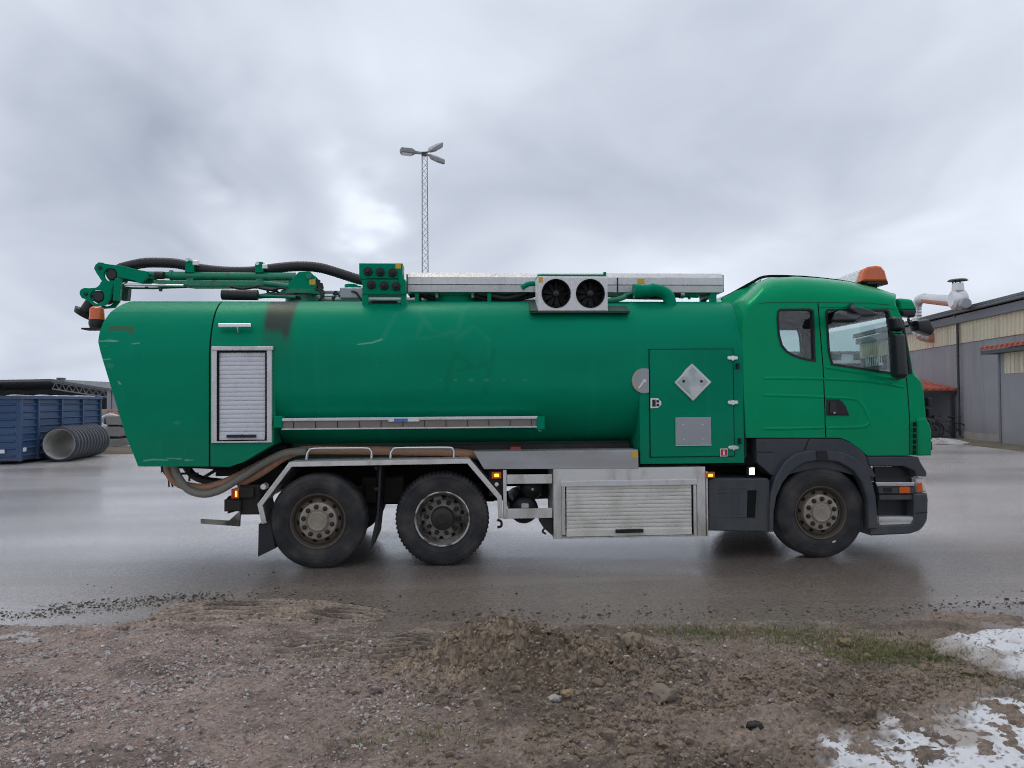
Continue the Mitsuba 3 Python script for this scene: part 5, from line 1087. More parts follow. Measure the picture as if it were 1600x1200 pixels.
for pts in ([(-0.1347,0.08,1.1892),(-0.1277,0.08,1.2384),(-0.1068,0.08,1.2839),(-0.058,0.08,1.308),(0.221,0.08,1.3098),(0.5152,0.08,1.3065),(0.5573,0.08,1.2869),(0.5747,0.08,1.2583),(0.5745,0.08,1.1911)], [(0.7821,0.08,1.1921),(0.7893,0.08,1.2487),(0.8106,0.08,1.284),(0.853,0.08,1.3048),(1.1359,0.08,1.3058),(1.4342,0.08,1.3025),(1.4697,0.08,1.2835),(1.4838,0.08,1.2549),(1.4834,0.08,1.1907)]):
    add('grab_rail', tube(pts, .016, 10, 5), 'chrome', MG)
R = -0.6436,-0.4561,0.1304,0.5078
part('mud_flap', cat(ext([(-0.6386,0.4976),(-0.5154,0.5441),(-0.4608,0.2306),(-0.6455,0.1441)], .02, .6, 'y', .003)), 'rubber_flap')
part('mud_flap', ext([(0.6635, 1.1139), (0.6882, 1.1136), (0.6581, 0.5965), (0.629, 0.3282), (0.5652, 0.1881), (0.5512, 0.2025), (0.6155, 0.4911), (0.637, 0.5968)], .04, .55, 'y', .003), 'rubber_flap')
each('flap_holder', [cyl((0.6224,0.12,1.0843), (0.5969,0.35,1.0648), .022, 10), cyl((0.6216,0.12,0.8498), (0.5905,0.4,0.8184), .02, 10)], 'nut_dark', TR)
part('brake_cylinder', cat(lathe([(0, 0), (.03, 0), (.035, .02), (.035, .12)], (-0.597, .05, 0.8981), 'y', 14)), 'duct_metal')
# --- aluminium side plate, frame and side box
def plate_c(p, n, uv): return mix((0.44, 0.445, 0.46), (0.30, 0.29, 0.28), fbm(p.x * 3, p.y * 3, p.z * 8, 4))
scene['plate_grey'] = pr(P_(plate_c), .45, metal=.5)
part('side_plate', cat(ext([(1.7039,1.2611),(3.5488,1.2469),(3.5502,1.046),(1.816,1.0651)], -.005, .01, 'y', .003), box(1.711, 3.5487, .0101, .5, 1.2405, 1.2547 + .004, .002)), 'plate_grey', smooth=False)
R = 3.4796,3.5479,1.1716,1.2405
part('corner_label', box(R[0], R[1] - .004, -.0085, -.0052, R[2], R[3], 0), 'yellow_label', smooth=False)
part('side_frame', cat(rbox((2.0289,2.0677,0.5096,1.0517), .0, .06, .004), rbox((2.0733,2.5774,0.8951,0.998), .005, .055, .004), rbox((2.0706,2.5741,0.5116,0.6192), .005, .055, .004)), 'aluminium_dirty', smooth=False)
for c, r in (((2.3767,0.32,0.8086), .135), ((2.2843,0.3,0.5701), .165)):
    tk = part('air_tank', lathe([(0, -.06), (r * .5, -.05), (r * .85, -.02), (r, .03), (r, .9), (0, .92)], (c[0], .3, c[2]), 'y', 32), 'plastic_black')
    add('drain_plug', cyl((c[0], .225, c[2]), (c[0], .25, c[2]), .014, 8), 'chrome', tk)
R = 2.2493,2.3293,0.5951,0.6472
part('tank_label', box(R[0], R[1], .236, .243, R[2], R[3], 0), 'white_paint', smooth=False)
B = 2.5896,4.3122,0.277,1.0586
SBX = part('side_box', frame_poly(rect(*B), rect(2.678,4.217,0.2931,0.9115), .0, .03), 'aluminium_dirty', smooth=False, label='grey aluminium side box with roller shutter between the axles')
add('body', cat(box(B[0] + .004, B[1] - .004, .04, .62, B[2] + .006, B[3] - .004, .01)), 'aluminium_dirty', SBX, smooth=False)
add('recess', box(2.6822, 4.2129, .031, .0395, 0.308, 0.901, 0), 'matte_black', SBX, smooth=False)
add('lower_side', cat(ext([(2.4688,0.4997),(2.5836,0.4977),(2.5819,0.3058),(2.4823,0.3928)], .05, .6, 'y', .003)), 'chassis_black', SBX, smooth=False)
add('flange', cat(rbox((4.3246,4.3416,0.2765,1.0035), .0, .12, .003)), 'aluminium_dirty', SBX, smooth=False)
add('top_rail', rbox((2.6696,4.2174,0.8584,0.9197), -.012, .029, .004), 'aluminium', SBX)
each('side_channel', [rbox((2.6813,2.7194,0.3209,0.8758), -.004, .029, .003), rbox((4.1764,4.2096,0.2933,0.8543), -.004, .029, .003)], 'aluminium_dirty', SBX, smooth=False)
shutter(SBX, (2.7364,4.1547,0.35,0.8633), 12, .018, 'shutter_dirty')
add('bottom_bar', rbox((2.732,4.1541,0.2997,0.3729), .002, .025, .004), 'shutter_dirty', SBX)
hx = 3.2782,3.5932,0.3368,0.3783
add('handle', cat(rbox(hx, -.035, -.012, .006), cyl((.5 * (hx[0] + hx[1]), -.05, .5 * (hx[2] + hx[3])), (.5 * (hx[0] + hx[1]), .01, .5 * (hx[2] + hx[3])), .018, 12)), 'plastic_black', SBX)
# side marker lamps (lit) 
def marker(R, y, parent=None):
    M = part('marker_lamp', rbox(R, y, y + .05, .006), 'orange_lens')
    x, z = .5 * (R[0] + R[1]), .5 * (R[2] + R[3]); w, h = (R[1] - R[0]) * .22, (R[3] - R[2]) * .22
    k = add('glow', box(x - w, x + w, y - .004, y - .001, z - h, z + h, 0), 'orange_lens', M, smooth=False)
    scene[k]['emitter'] = {'type': 'area', 'radiance': {'type': 'rgb', 'value': [1.1, .32, .02]}}
    add('housing', box(R[0] - .008, R[1] + .008, y + .0505, y + .08, R[2] - .008, R[3] + .008, 0), 'chassis_black', M, smooth=False)
marker((1.9044,2.0104,0.9563,1.0286), .02); marker((4.3114,4.4172,0.9358,0.9947), -.03)
part('round_reflector', lathe([(0, -.004), (.02, -.002), (.024, .01)], (1.9576, .02, 0.8912), 'y', 14), 'clear_lens')
part('lamp_carrier', rbox((1.8753,2.031,0.755,1.043), .08, .12, .004), 'chassis_black')
part('towing_hook', tube([(1.9655,0.1,0.489),(2.0084,0.1,0.4668),(2.0081,0.1,0.4168),(1.9649,0.1,0.4032)], .014, 8, 4), 'chassis_black')
part('box_hook', tube([(2.4865,0.06,0.3862),(2.4718,0.06,0.3508),(2.5076,0.06,0.3287)], .012, 8, 4), 'chassis_black')

# --- rear end of the chassis
part('tail_beam', cat(rbox((-0.9016,-0.6842,0.5687,0.9002), .25, .5, .012), rbox((-1.0624,-0.8806,0.6148,0.7459), .2, 2.3, .012), ext([(-1.0494,0.7679),(-1.0002,0.7242),(-1.0775,0.7254)], .3, .5, 'y', .004), ext([(-1.0493,0.6105),(-0.9368,0.6086),(-1.0563,0.5748)], .3, .5, 'y', .004)), 'chassis_black', smooth=False)
TLR = -0.978,-0.8979,0.7567,0.8642
TL = part('tail_lamp', box(TLR[0], TLR[0] + .035, .18, .5, TLR[2], TLR[3], .006), 'red_lens', label='rear lamp with glowing amber side')
add('amber_lens', box(TLR[0] + .0355, TLR[1], .175, .3, TLR[2] + .004, TLR[3] - .004, .004), 'orange_lens', TL)
k = add('glow', box(TLR[0] + .045, TLR[1] - .015, .170, .174, TLR[2] + .025, TLR[3] - .025, 0), 'orange_lens', TL, smooth=False)
scene[k]['emitter'] = {'type': 'area', 'radiance': {'type': 'rgb', 'value': [1.3, .36, .02]}}
add('housing', rbox((-0.8944,-0.7411,0.7614,0.8807), .2, .5, .008), 'chassis_black', TL)
part('underrun_bar', cat(ext([(-1.3236,0.5298),(-1.0204,0.5068),(-0.8911,0.6221),(-0.9015,0.4443),(-1.3201,0.4836)], .22, .27, 'y', .004)), 'rim_dirty', smooth=False)
part('frame_tail', cat(box(-1.35, -.9, .82, .92, .95, 1.2, .01), ext([(-1.798,1.0568),(-1.0571,1.0472),(-1.0571,0.9031),(-1.3914,1.0364)], .8, 1.7, 'y', .01), box(-1.776, -0.5986, .4, 2.1, 1.08, 1.14, .01)), 'chassis_black', smooth=False)
part('under_skirt', ext([(-1.0503,1.0933),(-0.8803,1.1453),(-0.553,1.3368),(-0.3816,1.3349),(-0.6102,1.0876)], .30, 2.2, 'y', .004), 'matte_black', smooth=False)
part('drain_valve', cat(cyl((-1.5394,0.5,1.0868), (-1.5392,0.5,0.926), .012, 6), tube([(-1.6393,0.5,1.015), (-1.4392,0.5,1.0123)], .014, 6), tube([(-1.3675,0.5,0.9748), (-1.2385,0.5,1.0536)], .02, 6)), 'chassis_black')
# hoses stowed over the mudguard (they lie on the truck)
add('stowed_hose', tube([(-1.7077,0.3,1.1489),(-1.7006,0.3,1.0703),(-1.6586,0.3,0.9841),(-1.5887,0.3,0.926),(-1.498,0.3,0.8926),(-1.3721,0.3,0.8729),(-1.2601,0.3,0.8749),(-1.1268,0.3,0.9123),(-1.0073,0.3,0.9608),(-0.8523,0.3,1.0376),(-0.6686,0.3,1.1358)], .047, 14, 8, corr=(.035, .0018)), 'hose_brown', smooth=True, label='brown ribbed hose hanging in a loop under the rear locker of the tanker', cat_='hose')
add('stowed_hose', tube([(-1.6088,0.22,1.14),(-1.5879,0.22,1.0548),(-1.5463,0.22,0.9764),(-1.47,0.22,0.8763),(-1.3799,0.22,0.8289),(-1.2759,0.22,0.8111),(-1.1717,0.22,0.8293),(-1.0674,0.22,0.8739),(-0.8373,0.22,1.0163),(-0.6062,0.22,1.1629),(-0.3882,0.22,1.2567),(-0.1554,0.22,1.2718)], .043, 14, 8, corr=(.035, .0015)), 'hose_grey', smooth=True, label='dirty grey hose hanging lowest under the rear of the tanker', cat_='hose')
add('stowed_hose', tube([(-0.9426,0.32,0.9003),(-0.8154,0.32,0.9633),(-0.7021,0.32,1.0265),(-0.5744,0.32,1.1114),(-0.4606,0.32,1.1894),(-0.3181,0.32,1.2527),(-0.1753,0.32,1.2764),(0.1112,0.32,1.2753),(0.5431,0.32,1.2645),(0.9777,0.32,1.2522),(1.4151,0.32,1.2362),(1.7448,0.32,1.1993),(1.8549,0.32,1.1612)], .050, 14, 8, corr=(.035, .0018)), 'hose_brown', smooth=True, label='brown ribbed hose lying along the top of the rear mudguard', cat_='hose')
add('stowed_hose', tube([(-1.6173,0.6,1.094),(-1.5449,0.6,0.9969),(-1.458,0.6,0.944),(-1.3276,0.6,0.9126),(-1.1679,0.6,0.8955)], .045, 12, 8), 'hose_black', smooth=True, label='dark hose curving behind the brown hose loop under the tank', cat_='hose')
for pts in ([(-1.8012,0.4,1.1131),(-1.787,0.4,1.0408),(-1.7375,0.4,0.968),(-1.7303,0.4,0.8741)], [(-1.7989,0.45,1.1089),(-1.7845,0.45,1.0217),(-1.7348,0.45,0.9484),(-1.7063,0.45,0.8682)], [(-1.8153,0.4,1.1133),(-1.8081,0.4,1.0627),(-1.8151,0.4,1.0412)]): part('loose_cable', tube(pts, .009, 6, 5), 'hose_black')

# ------------------------------------------------------------------ cab
sidep = np.array([(4.8185,1.3784),(4.7936,1.9918),(4.7886,2.4309),(4.8077,2.7241),(4.8468,2.8416),(4.9377,2.9114),(5.0881,2.9262),(5.3896,2.9302),(5.6771,2.9304),(5.9962,2.927),(6.3016,2.9236),(6.5311,2.9052),(6.6224,2.8569),(6.6733,2.7006),(6.7219,2.4255),(6.7773,2.106),(6.8753,2.0016),(6.9039,1.8901),(6.9285,1.5711),(6.9433,1.1527),(6.2318,1.1575),(6.1494,1.232),(6.0218,1.3217),(5.9163,1.3669)])
midp = sidep.copy()
roofm = np.array([(5.1408,3.2278),(5.276,3.2785),(5.5936,3.295),(5.8961,3.2764),(6.2316,3.2384),(6.5518,3.161),(6.7602,3.091)])
midp[5:12] = roofm
midp[0:5, 0] -= .05; midp[4] = [midp[4, 0] - .01, midp[4, 1] + .10]
midp[12] += [.03, .05]; midp[13:17, 0] += .13; midp[17:20, 0] += .10
def blend(t): return sidep + (midp - sidep) * t
def dens(p):                                    # more points along the outline so that the roof bends smoothly
    q = np.vstack([p, p[:1]]); out = []
    for k in range(len(p)):
        n = 3 if 3 < k < 17 else 1
        for j in range(n): out.append(q[k] + (q[k + 1] - q[k]) * j / n)
    return np.array(out)
def cab_solid(shrink, y0, y1, depth):
    rs, hs = [], []
    for th in np.linspace(0, 90, 9):
        s, c = math.sin(math.radians(th)), math.cos(math.radians(th))
        rs.append(inset(dens(blend(.88 * s + .12 * th / 90)), shrink)); hs.append(y0 + depth * (1 - c))
    return rings(rs + rs[::-1], hs + [y0 + y1 - h for h in hs[::-1]])
WD = [(5.7739,2.8196),(5.7932,2.8381),(6.4838,2.8345),(6.5104,2.8197),(6.5354,2.723),(6.5852,2.0996),(5.8321,2.214),(5.7965,2.3543)]
WR = [(5.2069,2.8196),(5.2261,2.8416),(5.5697,2.8454),(5.611,2.827),(5.6244,2.2554),(5.5452,2.2668),(5.455,2.2892),(5.365,2.3226),(5.2978,2.3633),(5.2424,2.4296),(5.2103,2.5473),(5.1979,2.7239)]
outer, inn = cab_solid(0, .05, 2.45, .45), cab_solid(.06, .10, 2.40, .42)
holes = [ext(WD, -.5, 3, 'y', 0), ext(WR, -.5, 3, 'y', 0)]
wz0, wz1 = 2.1283 , 2.7973
xw = 6.6353
holes.append(ext(rrect(.17, 2.33, wz0, wz1, .08), xw - .02, xw + 1.0, 'x', 0))
CAB = part('cab', diff(outer, inn, *holes), 'paint_cab', smooth=32, label='glossy green driver cab with high rounded roof')
lin_in = cab_solid(.085, .13, 2.37, .40)
add('interior_trim', diff(cab_solid(.061, .101, 2.399, .42), lin_in, *holes), 'interior_grey', CAB, smooth=False)
zd = wz0 - .02
add('dashboard', ext([(xw - .62, zd - .5), (xw + .12, zd - .5), (xw + .12, zd), (xw - .2, zd + .0), (xw - .55, zd - .12)], .16, 2.34, 'y', .02), 'interior_grey', CAB)
add('bunk_wall', box(4.887 + .05, 5.0742, .16, 2.34, 1.4058, 2.9446, .02), 'interior_grey', CAB)
for y in (.32, 1.62): add('seat', cat(box(5.7979 - .2, 5.7979 + .35, y, y + .55, 1.75, 1.92, .04), box(5.7373 - .28, 5.7373 - .12, y + .03, y + .52, 1.9, 2.30, .04)), 'interior_grey', CAB)
sw = np.linspace(0, 2 * math.pi, 25); c = (xw - .45, 1.9, zd + .02)
add('steering_wheel', tube([(c[0] + .10 * math.cos(t), c[1] + .22 * math.sin(t), c[2] + .2 * math.cos(t)) for t in sw], .014, 8), 'plastic_black', CAB)
# glass and seals
def sheet(poly, y):
    p = np.asarray(poly, float); f = earcut.triangulate_float64(p, np.array([len(p)], np.uint32)).reshape(-1, 3).astype(int)
    return trimesh.Trimesh(np.stack([p[:, 0], np.full(len(p), y), p[:, 1]], 1), f, process=False)
for nm, poly in (('door_window', WD), ('rear_side_window', WR)):
    for y in (.072, 2.428): add(nm, sheet(inset(poly, -.002), y), 'glass', CAB, smooth=False)
    for a, b in ((.038, .066), (2.434, 2.462)): add('window_seal', frame_poly([tuple(q) for q in inset(poly, -.012)], [tuple(q) for q in inset(poly, .010)], a, b), 'plastic_black', CAB, smooth=False)
ws = [(xw + .155, wz1), (xw + .155 + .15 + .06, wz0)]
n = 16; ysw = np.linspace(.13, 2.37, n + 1); V = []
for y in ysw:
    bul = .10 * (1 - ((y - 1.25) / 1.12) ** 2) - .12 * abs((y - 1.25) / 1.12) ** 6
    (xa, za), (xb_, zb_) = (midp[13][0] - .075, midp[13][1] + .05), (midp[15][0] - .01, midp[15][1] - .03)
    V += [[xa + bul * .4, y, za], [xb_ + bul * .4, y, zb_]]
Fc = []
for k in range(n): a = 2 * k; Fc += [[a, a + 1, a + 3], [a, a + 3, a + 2]]
add('windscreen', trimesh.Trimesh(V, Fc, process=False), 'glass', CAB, smooth=True)
0 and add('wiper', cat(tube([(midp[15][0] + .05, .9, midp[15][1]), (midp[14][0] + .05, 1.3, midp[14][1])], .012, 6)), 'plastic_black', CAB)
add('pillar_trim', ext([(6.6669,2.7224),(6.6861,2.7224),(6.7818,2.0984),(6.7434,2.0986)], .030, .0495, 'y', .004), 'plastic_black', CAB)
# door outline gaps, ridges and handle
gap = lambda pts, w=.005: cat(*[ext([(a[0] - w * nx, a[1] - w * nz), (b[0] - w * nx, b[1] - w * nz), (b[0] + w * nx, b[1] + w * nz), (a[0] + w * nx, a[1] + w * nz)], .0465, .056, 'y', 0) for a, b in zip(pts[:-1], pts[1:]) for nx, nz in [((b[1] - a[1]) / math.hypot(b[0] - a[0], b[1] - a[1]), -(b[0] - a[0]) / math.hypot(b[0] - a[0], b[1] - a[1]))]])
add('door_gap', gap([(5.6769,2.9156),(5.6889,2.7236),(5.7252,2.1703),(5.7349,1.839),(5.7423,1.376)]), 'matte_black', CAB, smooth=False)
add('door_gap', gap([(5.6761,2.8676),(6.0714,2.8663),(6.4996,2.8605),(6.5837,2.842)], .003), 'paint_dark_green', CAB, smooth=False)
add('door_gap', gap([(6.7148,2.0544),(6.7273,1.9061),(6.7447,1.6097),(6.7399,1.1588)], .004), 'matte_black', CAB, smooth=False)
add('roof_joint', gap([(4.9827,2.9114),(5.0881,2.9248),(5.6771,2.9275),(6.3015,2.9191),(6.531,2.8977)], .003), 'paint_dark_green', CAB, smooth=False)
def ridge(pts, r=.011, y=.049): return tube([(x, y, z) for x, z in pts], r, 10)
for pts in ([(5.0227,2.0563),(5.3006,2.0548),(5.7307,2.0451)], [(5.7535,2.0449),(6.1329,2.0244),(6.4376,1.9894),(6.682,1.9434)], [(5.0198,1.8623),(5.3727,1.8525),(5.7273,1.8354)], [(5.7499,1.8315),(6.0152,1.8186),(6.1439,1.7845),(6.2184,1.688),(6.2621,1.577)], [(5.0217,1.4785),(5.3669,1.4788),(5.7215,1.4864)], [(5.7517,1.4824),(6.0474,1.4832),(6.215,1.4964),(6.2615,1.5402)], [(5.7557,2.1775),(6.1345,2.1167),(6.5536,2.0479),(6.6535,2.0622)]):
    add('body_ridge', ridge(spline([(x, 0, z) for x, z in pts], 5)[:, [0, 2]], .035, .0780), 'paint_cab', CAB)
dh = [(5.7571,1.8094),(5.9011,1.8084),(5.9461,1.7786),(5.9832,1.7267),(6.0194,1.6233),(5.7541,1.6256)]
DHH = add('door_handle', ext(dh, .030, .056, 'y', .008), 'plastic_black', CAB)
add('grip', ext([(5.7924,1.7871),(5.8379,1.7941),(5.8808,1.6469),(5.7825,1.6478)], .012, .0295, 'y', .005), 'mirror_black', DHH)
add('key_lock', cyl((5.8381,0.02,1.6548), (5.8306,0.005,1.6551), .012, 10), 'steel_grey', DHH)
# front corner panel with grille slots
fp = [(6.8242,1.5708),(6.9213,1.5923),(6.9664,1.5248),(6.9919,1.4426),(6.9862,1.1523),(6.8277,1.1505)]
GP = part('grille_corner', ext(fp, .02, .22, 'y', .015), 'paint_cab', smooth=30)
part('grille_corner', ext(fp, 2.28, 2.48, 'y', .015), 'paint_cab', smooth=30)
for z in [(6.7861,1.514),(6.7848,1.4477),(6.7835,1.3814),(6.7822,1.315),(6.781,1.2488),(6.7798,1.1899)]: add('slot', box(z[0] - .022, z[0] + .016, .012, .0195, z[1] - .026, z[1] + .026, .002), 'matte_black', GP)
part('grille', cat(*[box(7.0881, 7.0881 + .05, .24, 2.26, 1.2 + .13 * i, 1.3 + .13 * i, .01) for i in range(5)]), 'plastic_black', smooth=False)
# roof rail strip, rear fairing, visor bar
rl = [(4.7383,0.62,3.0497),(4.9229,0.62,3.1518),(5.1483,0.62,3.2738),(5.2451,0.62,3.3212),(5.3657,0.62,3.3373),(5.6471,0.62,3.3342),(5.9294,0.62,3.3154),(6.2935,0.62,3.273),(6.6343,0.62,3.1946),(6.8292,0.62,3.1237),(6.9424,0.62,3.0445)]
rl = [(x, y, z - .016) for x, y, z in rl]
part('roof_strip', tube(rl, .016, 8, 5), 'matte_black')
scene['paint_light'] = pr((0.10, 0.32, 0.24), .3, coat=.6)
def lean(m, z0, k): m.vertices[:, 1] += (m.vertices[:, 2] - z0) * k; return m
part('rear_fairing', lean(ext([(4.7143,3.0341),(4.9227,3.14),(5.1481,3.2581),(5.2124,3.2779),(5.0656,3.0815),(4.9997,2.9404),(4.713,2.9403)], .56, .62, 'y', .012), 3.1, .75), 'paint_cab', smooth=30)
part('fairing_edge', ext([(4.9309,2.9282),(5.0036,3.0445),(5.1567,3.2387),(5.2047,3.2699),(5.0992,3.0989),(5.0098,2.9283)], .50, .56, 'y', .015), 'paint_cab')
# exterior mirrors
def hull(*sph):
    ms = []
    for c, r in sph:
        m = trimesh.creation.icosphere(subdivisions=2, radius=1); m.vertices = m.vertices * np.broadcast_to(r, 3) + c; ms.append(mani(m))
    h = ms[0]
    return unmani(m3.Manifold.batch_hull(ms))
MR = part('main_mirror', hull(((6.4283,-0.22,2.5004), (.05, .11, .05)), ((6.4729,-0.22,2.5003), (.05, .10, .05)), ((6.4874,-0.22,2.0834), (.06, .11, .05)), ((6.4504,-0.22,2.0908), (.05, .11, .05))), 'mirror_black', smooth=40, label='tall black exterior mirror beside the windscreen')
add('wide_mirror', hull(((6.3946,-0.22,2.6875), (.035, .10, .045)), ((6.4468,-0.22,2.6947), (.035, .09, .03)), ((6.4748,-0.22,2.6011), (.03, .10, .04)), ((6.4155,-0.22,2.6084), (.04, .10, .04))), 'mirror_black', MR, smooth=40)
add('arm', cat(tube([(6.4612,-0.2,2.0483), (6.6286,0.06,2.0552)], .03, 8), tube([(6.4877,-0.15,2.702), (6.6804,0.1,2.7432)], .025, 8)), 'mirror_black', MR)
KM = part('kerb_mirror', hull(((5.7193,-0.3,2.7435), (.03, .03, .03)), ((5.711,-0.3,2.6868), (.04, .06, .03)), ((5.8863,-0.3,2.6866), (.05, .08, .03)), ((5.9814,-0.26,2.7336), (.04, .06, .02)), ((5.7866,-0.24,2.7788), (.03, .05, .02))), 'mirror_black', smooth=40, label='black kerb mirror over the door window')
add('hood', ext([(5.874, 2.8194), (5.9484, 2.841), (6.1034, 2.805), (6.1992, 2.7618), (6.1838, 2.7366), (5.9762, 2.7403)], -.30, -.08, 'y', .012), 'plastic_grey', KM)
add('arm', tube([(6.0795,0.05,2.8937), (6.0344,-0.05,2.8593), (5.9813,-0.15,2.8109)], .03, 8), 'mirror_black', KM)
FM = part('front_mirror', hull(((6.7644,0.25,2.9419), (.05, .08, .06)), ((6.8668,0.25,2.9419), (.05, .08, .05)), ((6.9127,0.25,2.8734), (.03, .08, .03)), ((6.7631,0.25,2.8733), (.04, .08, .03))), 'paint_cab', smooth=40)
add('lower_shell', hull(((6.7625,0.25,2.8429), (.045, .085, .03)), ((6.9043,0.25,2.8429), (.045, .085, .03)), ((6.8954,0.25,2.7896), (.04, .08, .02)), ((6.7853,0.25,2.7972), (.04, .08, .02))), 'mirror_black', FM, smooth=40)
add('arm', tube([(6.8713,0.25,2.7667), (6.8859,0.25,2.7058), (6.9247,0.25,2.6753)], .016, 8, 4), 'mirror_black', FM)
add('front_view_mirror', hull(((6.9411,0.25,2.7057), (.02, .10, .03)), ((7.0755,0.25,2.7209), (.02, .09, .03)), ((7.1287,0.25,2.6141), (.02, .09, .03)), ((7.1041,0.25,2.5684), (.015, .08, .015)), ((6.9554,0.25,2.6296), (.02, .09, .02))), 'mirror_black', FM, smooth=40)
# roof beacon bar
bp = [(6.4163,3.2389),(6.4673,3.3876),(6.5161,3.4152),(6.6049,3.4272),(6.6694,3.4197),(6.7168,3.365),(6.7509,3.2397)]
BCN = part('beacon_bar', ext(bp, .45, .60, 'y', .02), 'orange_lens', smooth=30, label='orange beacon bar across the front of the cab roof')
add('white_middle', ext([(x * .0 + (x), z - .01) for x, z in bp], .605, 1.72, 'y', .01), 'white_paint', BCN, smooth=30)
add('far_lens', ext(bp, 1.725, 2.05, 'y', .02), 'orange_lens', BCN, smooth=30)
add('base', cat(ext([(6.4887,3.2375),(6.7549,3.2382),(6.7542,3.2006),(6.5042,3.2)], .46, 2.04, 'y', .006), *[box(bp[0][0] + .1, bp[-1][0] - .05, y, y + .08, bp[0][1] - .16, bp[0][1] - .001, .01) for y in (.6, 1.8)]), 'plastic_black', BCN)
# --- lower cab: grey plastics
up_ = [(4.9228,1.3663),(5.9162,1.3559),(6.0291,1.3069),(6.1567,1.2172),(6.2089,1.1541),(6.3264,0.9135),(6.1134,0.9164),(5.8645,0.9931),(5.4722,0.9983),(5.2835,0.9497),(5.1484,0.9369),(5.0887,0.9523),(4.9264,1.1002)]
CS = part('side_fairing', ext(up_, .035, .40, 'y', .006), 'plastic_grey', smooth=25, label='dark grey plastic fairing under the cab')
part('side_fairing', ext(up_, 2.10, 2.46, 'y', .006), 'plastic_grey', smooth=25)
add('panel_gap', cat(*[ext([(a[0] - .004, a[1]), (a[0] + .004, a[1]), (b[0] + .004, b[1]), (b[0] - .004, b[1])], .030, .036, 'y', 0) for a, b in (([(5.5365,1.3572),(5.4817,1.2263)]),)]), 'matte_black', CS, smooth=False)
add('panel_line', ridge([(4.9278,1.2181),(5.1143,1.2123)], .006, .036), 'plastic_black', CS)
arch_o = [(5.0391,0.3191),(5.0387,0.5423),(5.0605,0.7583),(5.1151,0.938),(5.2216,1.1028),(5.3495,1.1954),(5.4917,1.2264),(5.701,1.224),(5.8883,1.2109),(6.0375,1.1436),(6.1559,1.0256),(6.2361,0.8716),(6.2783,0.7036),(6.298,0.3324)]
arch_i = [(6.1888,0.3344),(6.1884,0.5232),(6.1728,0.7052),(6.1154,0.866),(6.0125,1.0057),(5.8488,1.095),(5.647,1.1229),(5.4523,1.0927),(5.3094,1.0077),(5.1957,0.8718),(5.1191,0.7141),(5.0869,0.5415),(5.0761,0.3184)]
part('front_wheel_arch', ext(arch_o + arch_i, -.04, .10, 'y', .012), 'plastic_grey', smooth=25)
part('front_wheel_arch', ext(arch_o + arch_i, 2.40, 2.54, 'y', .012), 'plastic_grey', smooth=25)
part('arch_clip', ext([(5.5795,1.2303),(5.7063,1.2252),(5.7231,1.109),(5.5925,1.1143)], -.052, -.0401, 'y', .004), 'plastic_black')
inn_r = [(XA[2] + .62 * math.cos(t), .56 + .60 * math.sin(t)) for t in np.linspace(math.radians(-5), math.radians(185), 30)]
part('front_arch_liner', cat(ext(path_band(inn_r, .01), .10, .62, 'y', 0), ext(inn_r, .62, .64, 'y', 0)), 'matte_black', smooth=False)
lw = [(4.3564,0.9146),(4.3935,0.9249),(5.0386,0.9159),(5.0679,0.8829),(5.0519,0.3104),(4.3489,0.3376)]
LF = part('lower_fairing', ext(lw, .01, .55, 'y', .012), 'plastic_grey', smooth=25)
slot = [(4.8023,0.7875),(4.9172,0.7858),(4.8904,0.4755),(4.7905,0.4772)]
add('vent_slot', ext(slot, .004, .0098, 'y', .001), 'matte_black', LF, smooth=False)
add('vent_edge', tube([(slot[1][0], .006, slot[1][1]), (slot[2][0], .006, slot[2][1])], .012, 6), 'plastic_grey', LF)
for pts in ([(4.459,0.8106),(4.7767,0.8095)], [(4.4584,0.7638),(4.7761,0.7662)], [(4.4548,0.4973),(4.7721,0.4847)], [(4.7021,0.7673),(4.6982,0.4932)]): add('moulding', ridge(pts, .007, .010), 'plastic_grey', LF)
part('under_cab_frame', cat(box(4.416, 5.1202, .15, 2.3, 1.05, 1.2, .01), box(4.8732, 4.9871, .2, 2.3, 1.0, 1.55, .01)), 'matte_black', smooth=False)
R = 4.8134,4.8899,0.9526,1.0477
WLP = part('work_lamp', box(R[0], R[1], .0, .08, R[2], R[3], .012), 'chassis_black')
k = add('lens', box(R[0] + .008, R[1] - .008, -.006, -.001, R[2] + .008, R[3] - .008, .002), 'white_paint', WLP, smooth=False)
scene[k]['emitter'] = {'type': 'area', 'radiance': {'type': 'rgb', 'value': [.9, 1.05, 1.1]}}
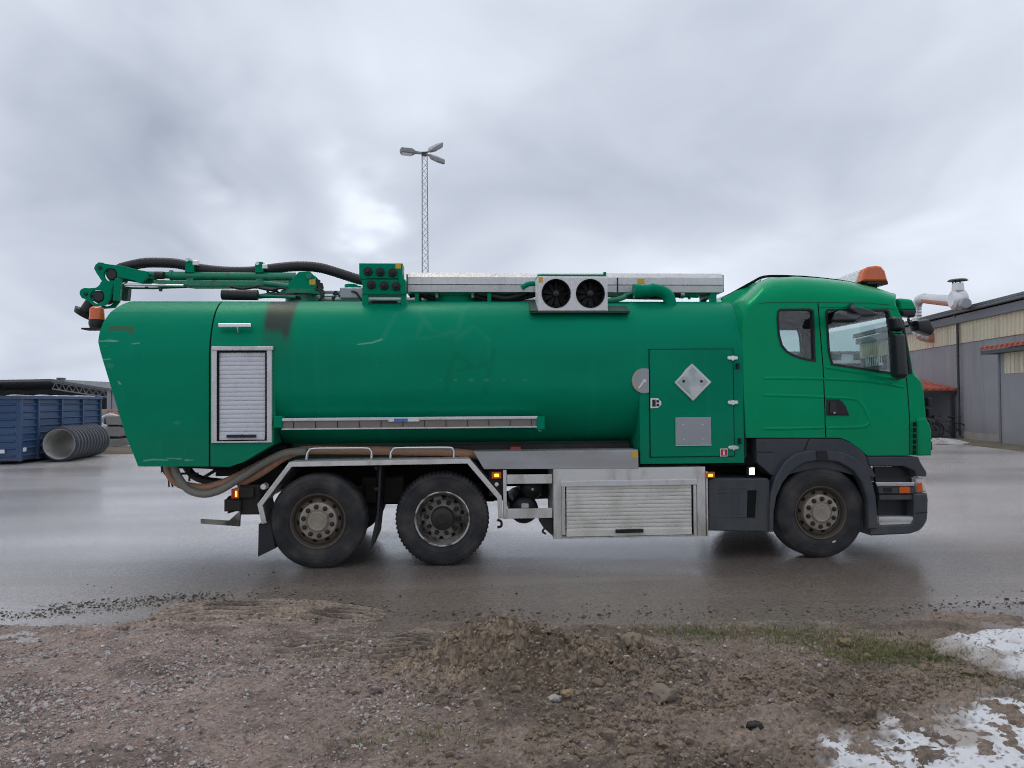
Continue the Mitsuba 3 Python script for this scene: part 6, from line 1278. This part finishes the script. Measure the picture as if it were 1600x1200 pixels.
# front corner: steps, bumper, headlamp
fr_ = [(6.2087,1.1467),(6.8278,1.1393),(6.8496,1.0762),(6.9241,0.957),(6.9194,0.9128),(6.8003,0.9107),(6.7787,0.9811),(6.6494,1.0344),(6.3134,1.0387),(6.2449,1.0396)]
part('step_panel', ext(fr_, .02, .42, 'y', .008), 'plastic_grey', smooth=25)
part('step_recess', ext([(6.3683,1.0222),(6.7005,1.0179),(6.839,0.9638),(6.8286,0.4271),(6.4193,0.4341),(6.3936,0.7168)], .15, .19, 'y', 0), 'plastic_black', smooth=False)
S1 = part('upper_step', ext([(6.3045,0.8524),(6.77,0.8458),(6.7692,0.8016),(6.3189,0.8081)], .01, .1499, 'y', .006), 'chrome')
S2 = part('step_band', cat(ext([(6.3396,0.803),(6.779,0.7967),(6.7774,0.7156),(6.3534,0.722)], .03, .1498, 'y', .006), ext([(6.3569,0.7072),(6.7772,0.7045),(6.7761,0.6456),(6.3597,0.6484)], .035, .1498, 'y', .006)), 'plastic_grey')
add('indicator', rbox((6.589,6.7174,0.7238,0.7917), .012, .0295, .006), 'orange_lens', S2)
add('badge_recess', rbox((6.4062,6.5042,0.738,0.7871), .022, .0296, .003), 'plastic_black', S2)
S3 = part('lower_step', ext([(6.3374,0.4572),(6.7602,0.4537),(6.7595,0.417),(6.7319,0.3697),(6.3433,0.3619)], .02, .148, 'y', .004), 'duct_metal')
for i in range(11):
    x = 6.3539 + i * .034
    add('step_tooth', tube([(x, .012, 0.3929), (x + .014, .012, 0.4295), (x + .028, .012, 0.3929)], .005, 5), 'duct_metal', S3)
bm = [(6.2353,0.3359),(6.319,0.3635),(6.7138,0.3712),(6.749,0.4217),(6.7547,0.7146),(6.9112,0.7195),(6.9211,0.6387),(6.9108,0.5069),(6.9053,0.419),(6.8657,0.3465),(6.8113,0.2963),(6.6965,0.2618),(6.2338,0.2485)]
part('bumper_corner', ext(bm, -.005, .35, 'y', .015), 'plastic_grey', smooth=25)
part('bumper', cat(box(7.0536, 6.907 + .05, .3501, 2.15, 0.2676, 0.89, .03)), 'plastic_grey')
part('bumper_corner', ext(bm, 2.15, 2.505, 'y', .015), 'plastic_grey', smooth=25)
HL = part('headlamp', ext([(6.8183,0.8927),(6.9185,0.8987),(6.9438,0.8132),(6.9382,0.7244),(6.8227,0.7224)], .05, .40, 'y', .02), 'clear_lens', smooth=30, label='headlamp with amber indicator at the cab corner')
add('indicator', ext([(6.8164,0.8319),(6.8742,0.8385),(6.8877,0.7423),(6.8184,0.7359)], .043, .0495, 'y', .002), 'orange_lens', HL)
part('bumper_joint', ridge([(6.7619,0.4947),(6.907,0.507)], .004, -.006), 'matte_black')


# every bsdf and shape is in place
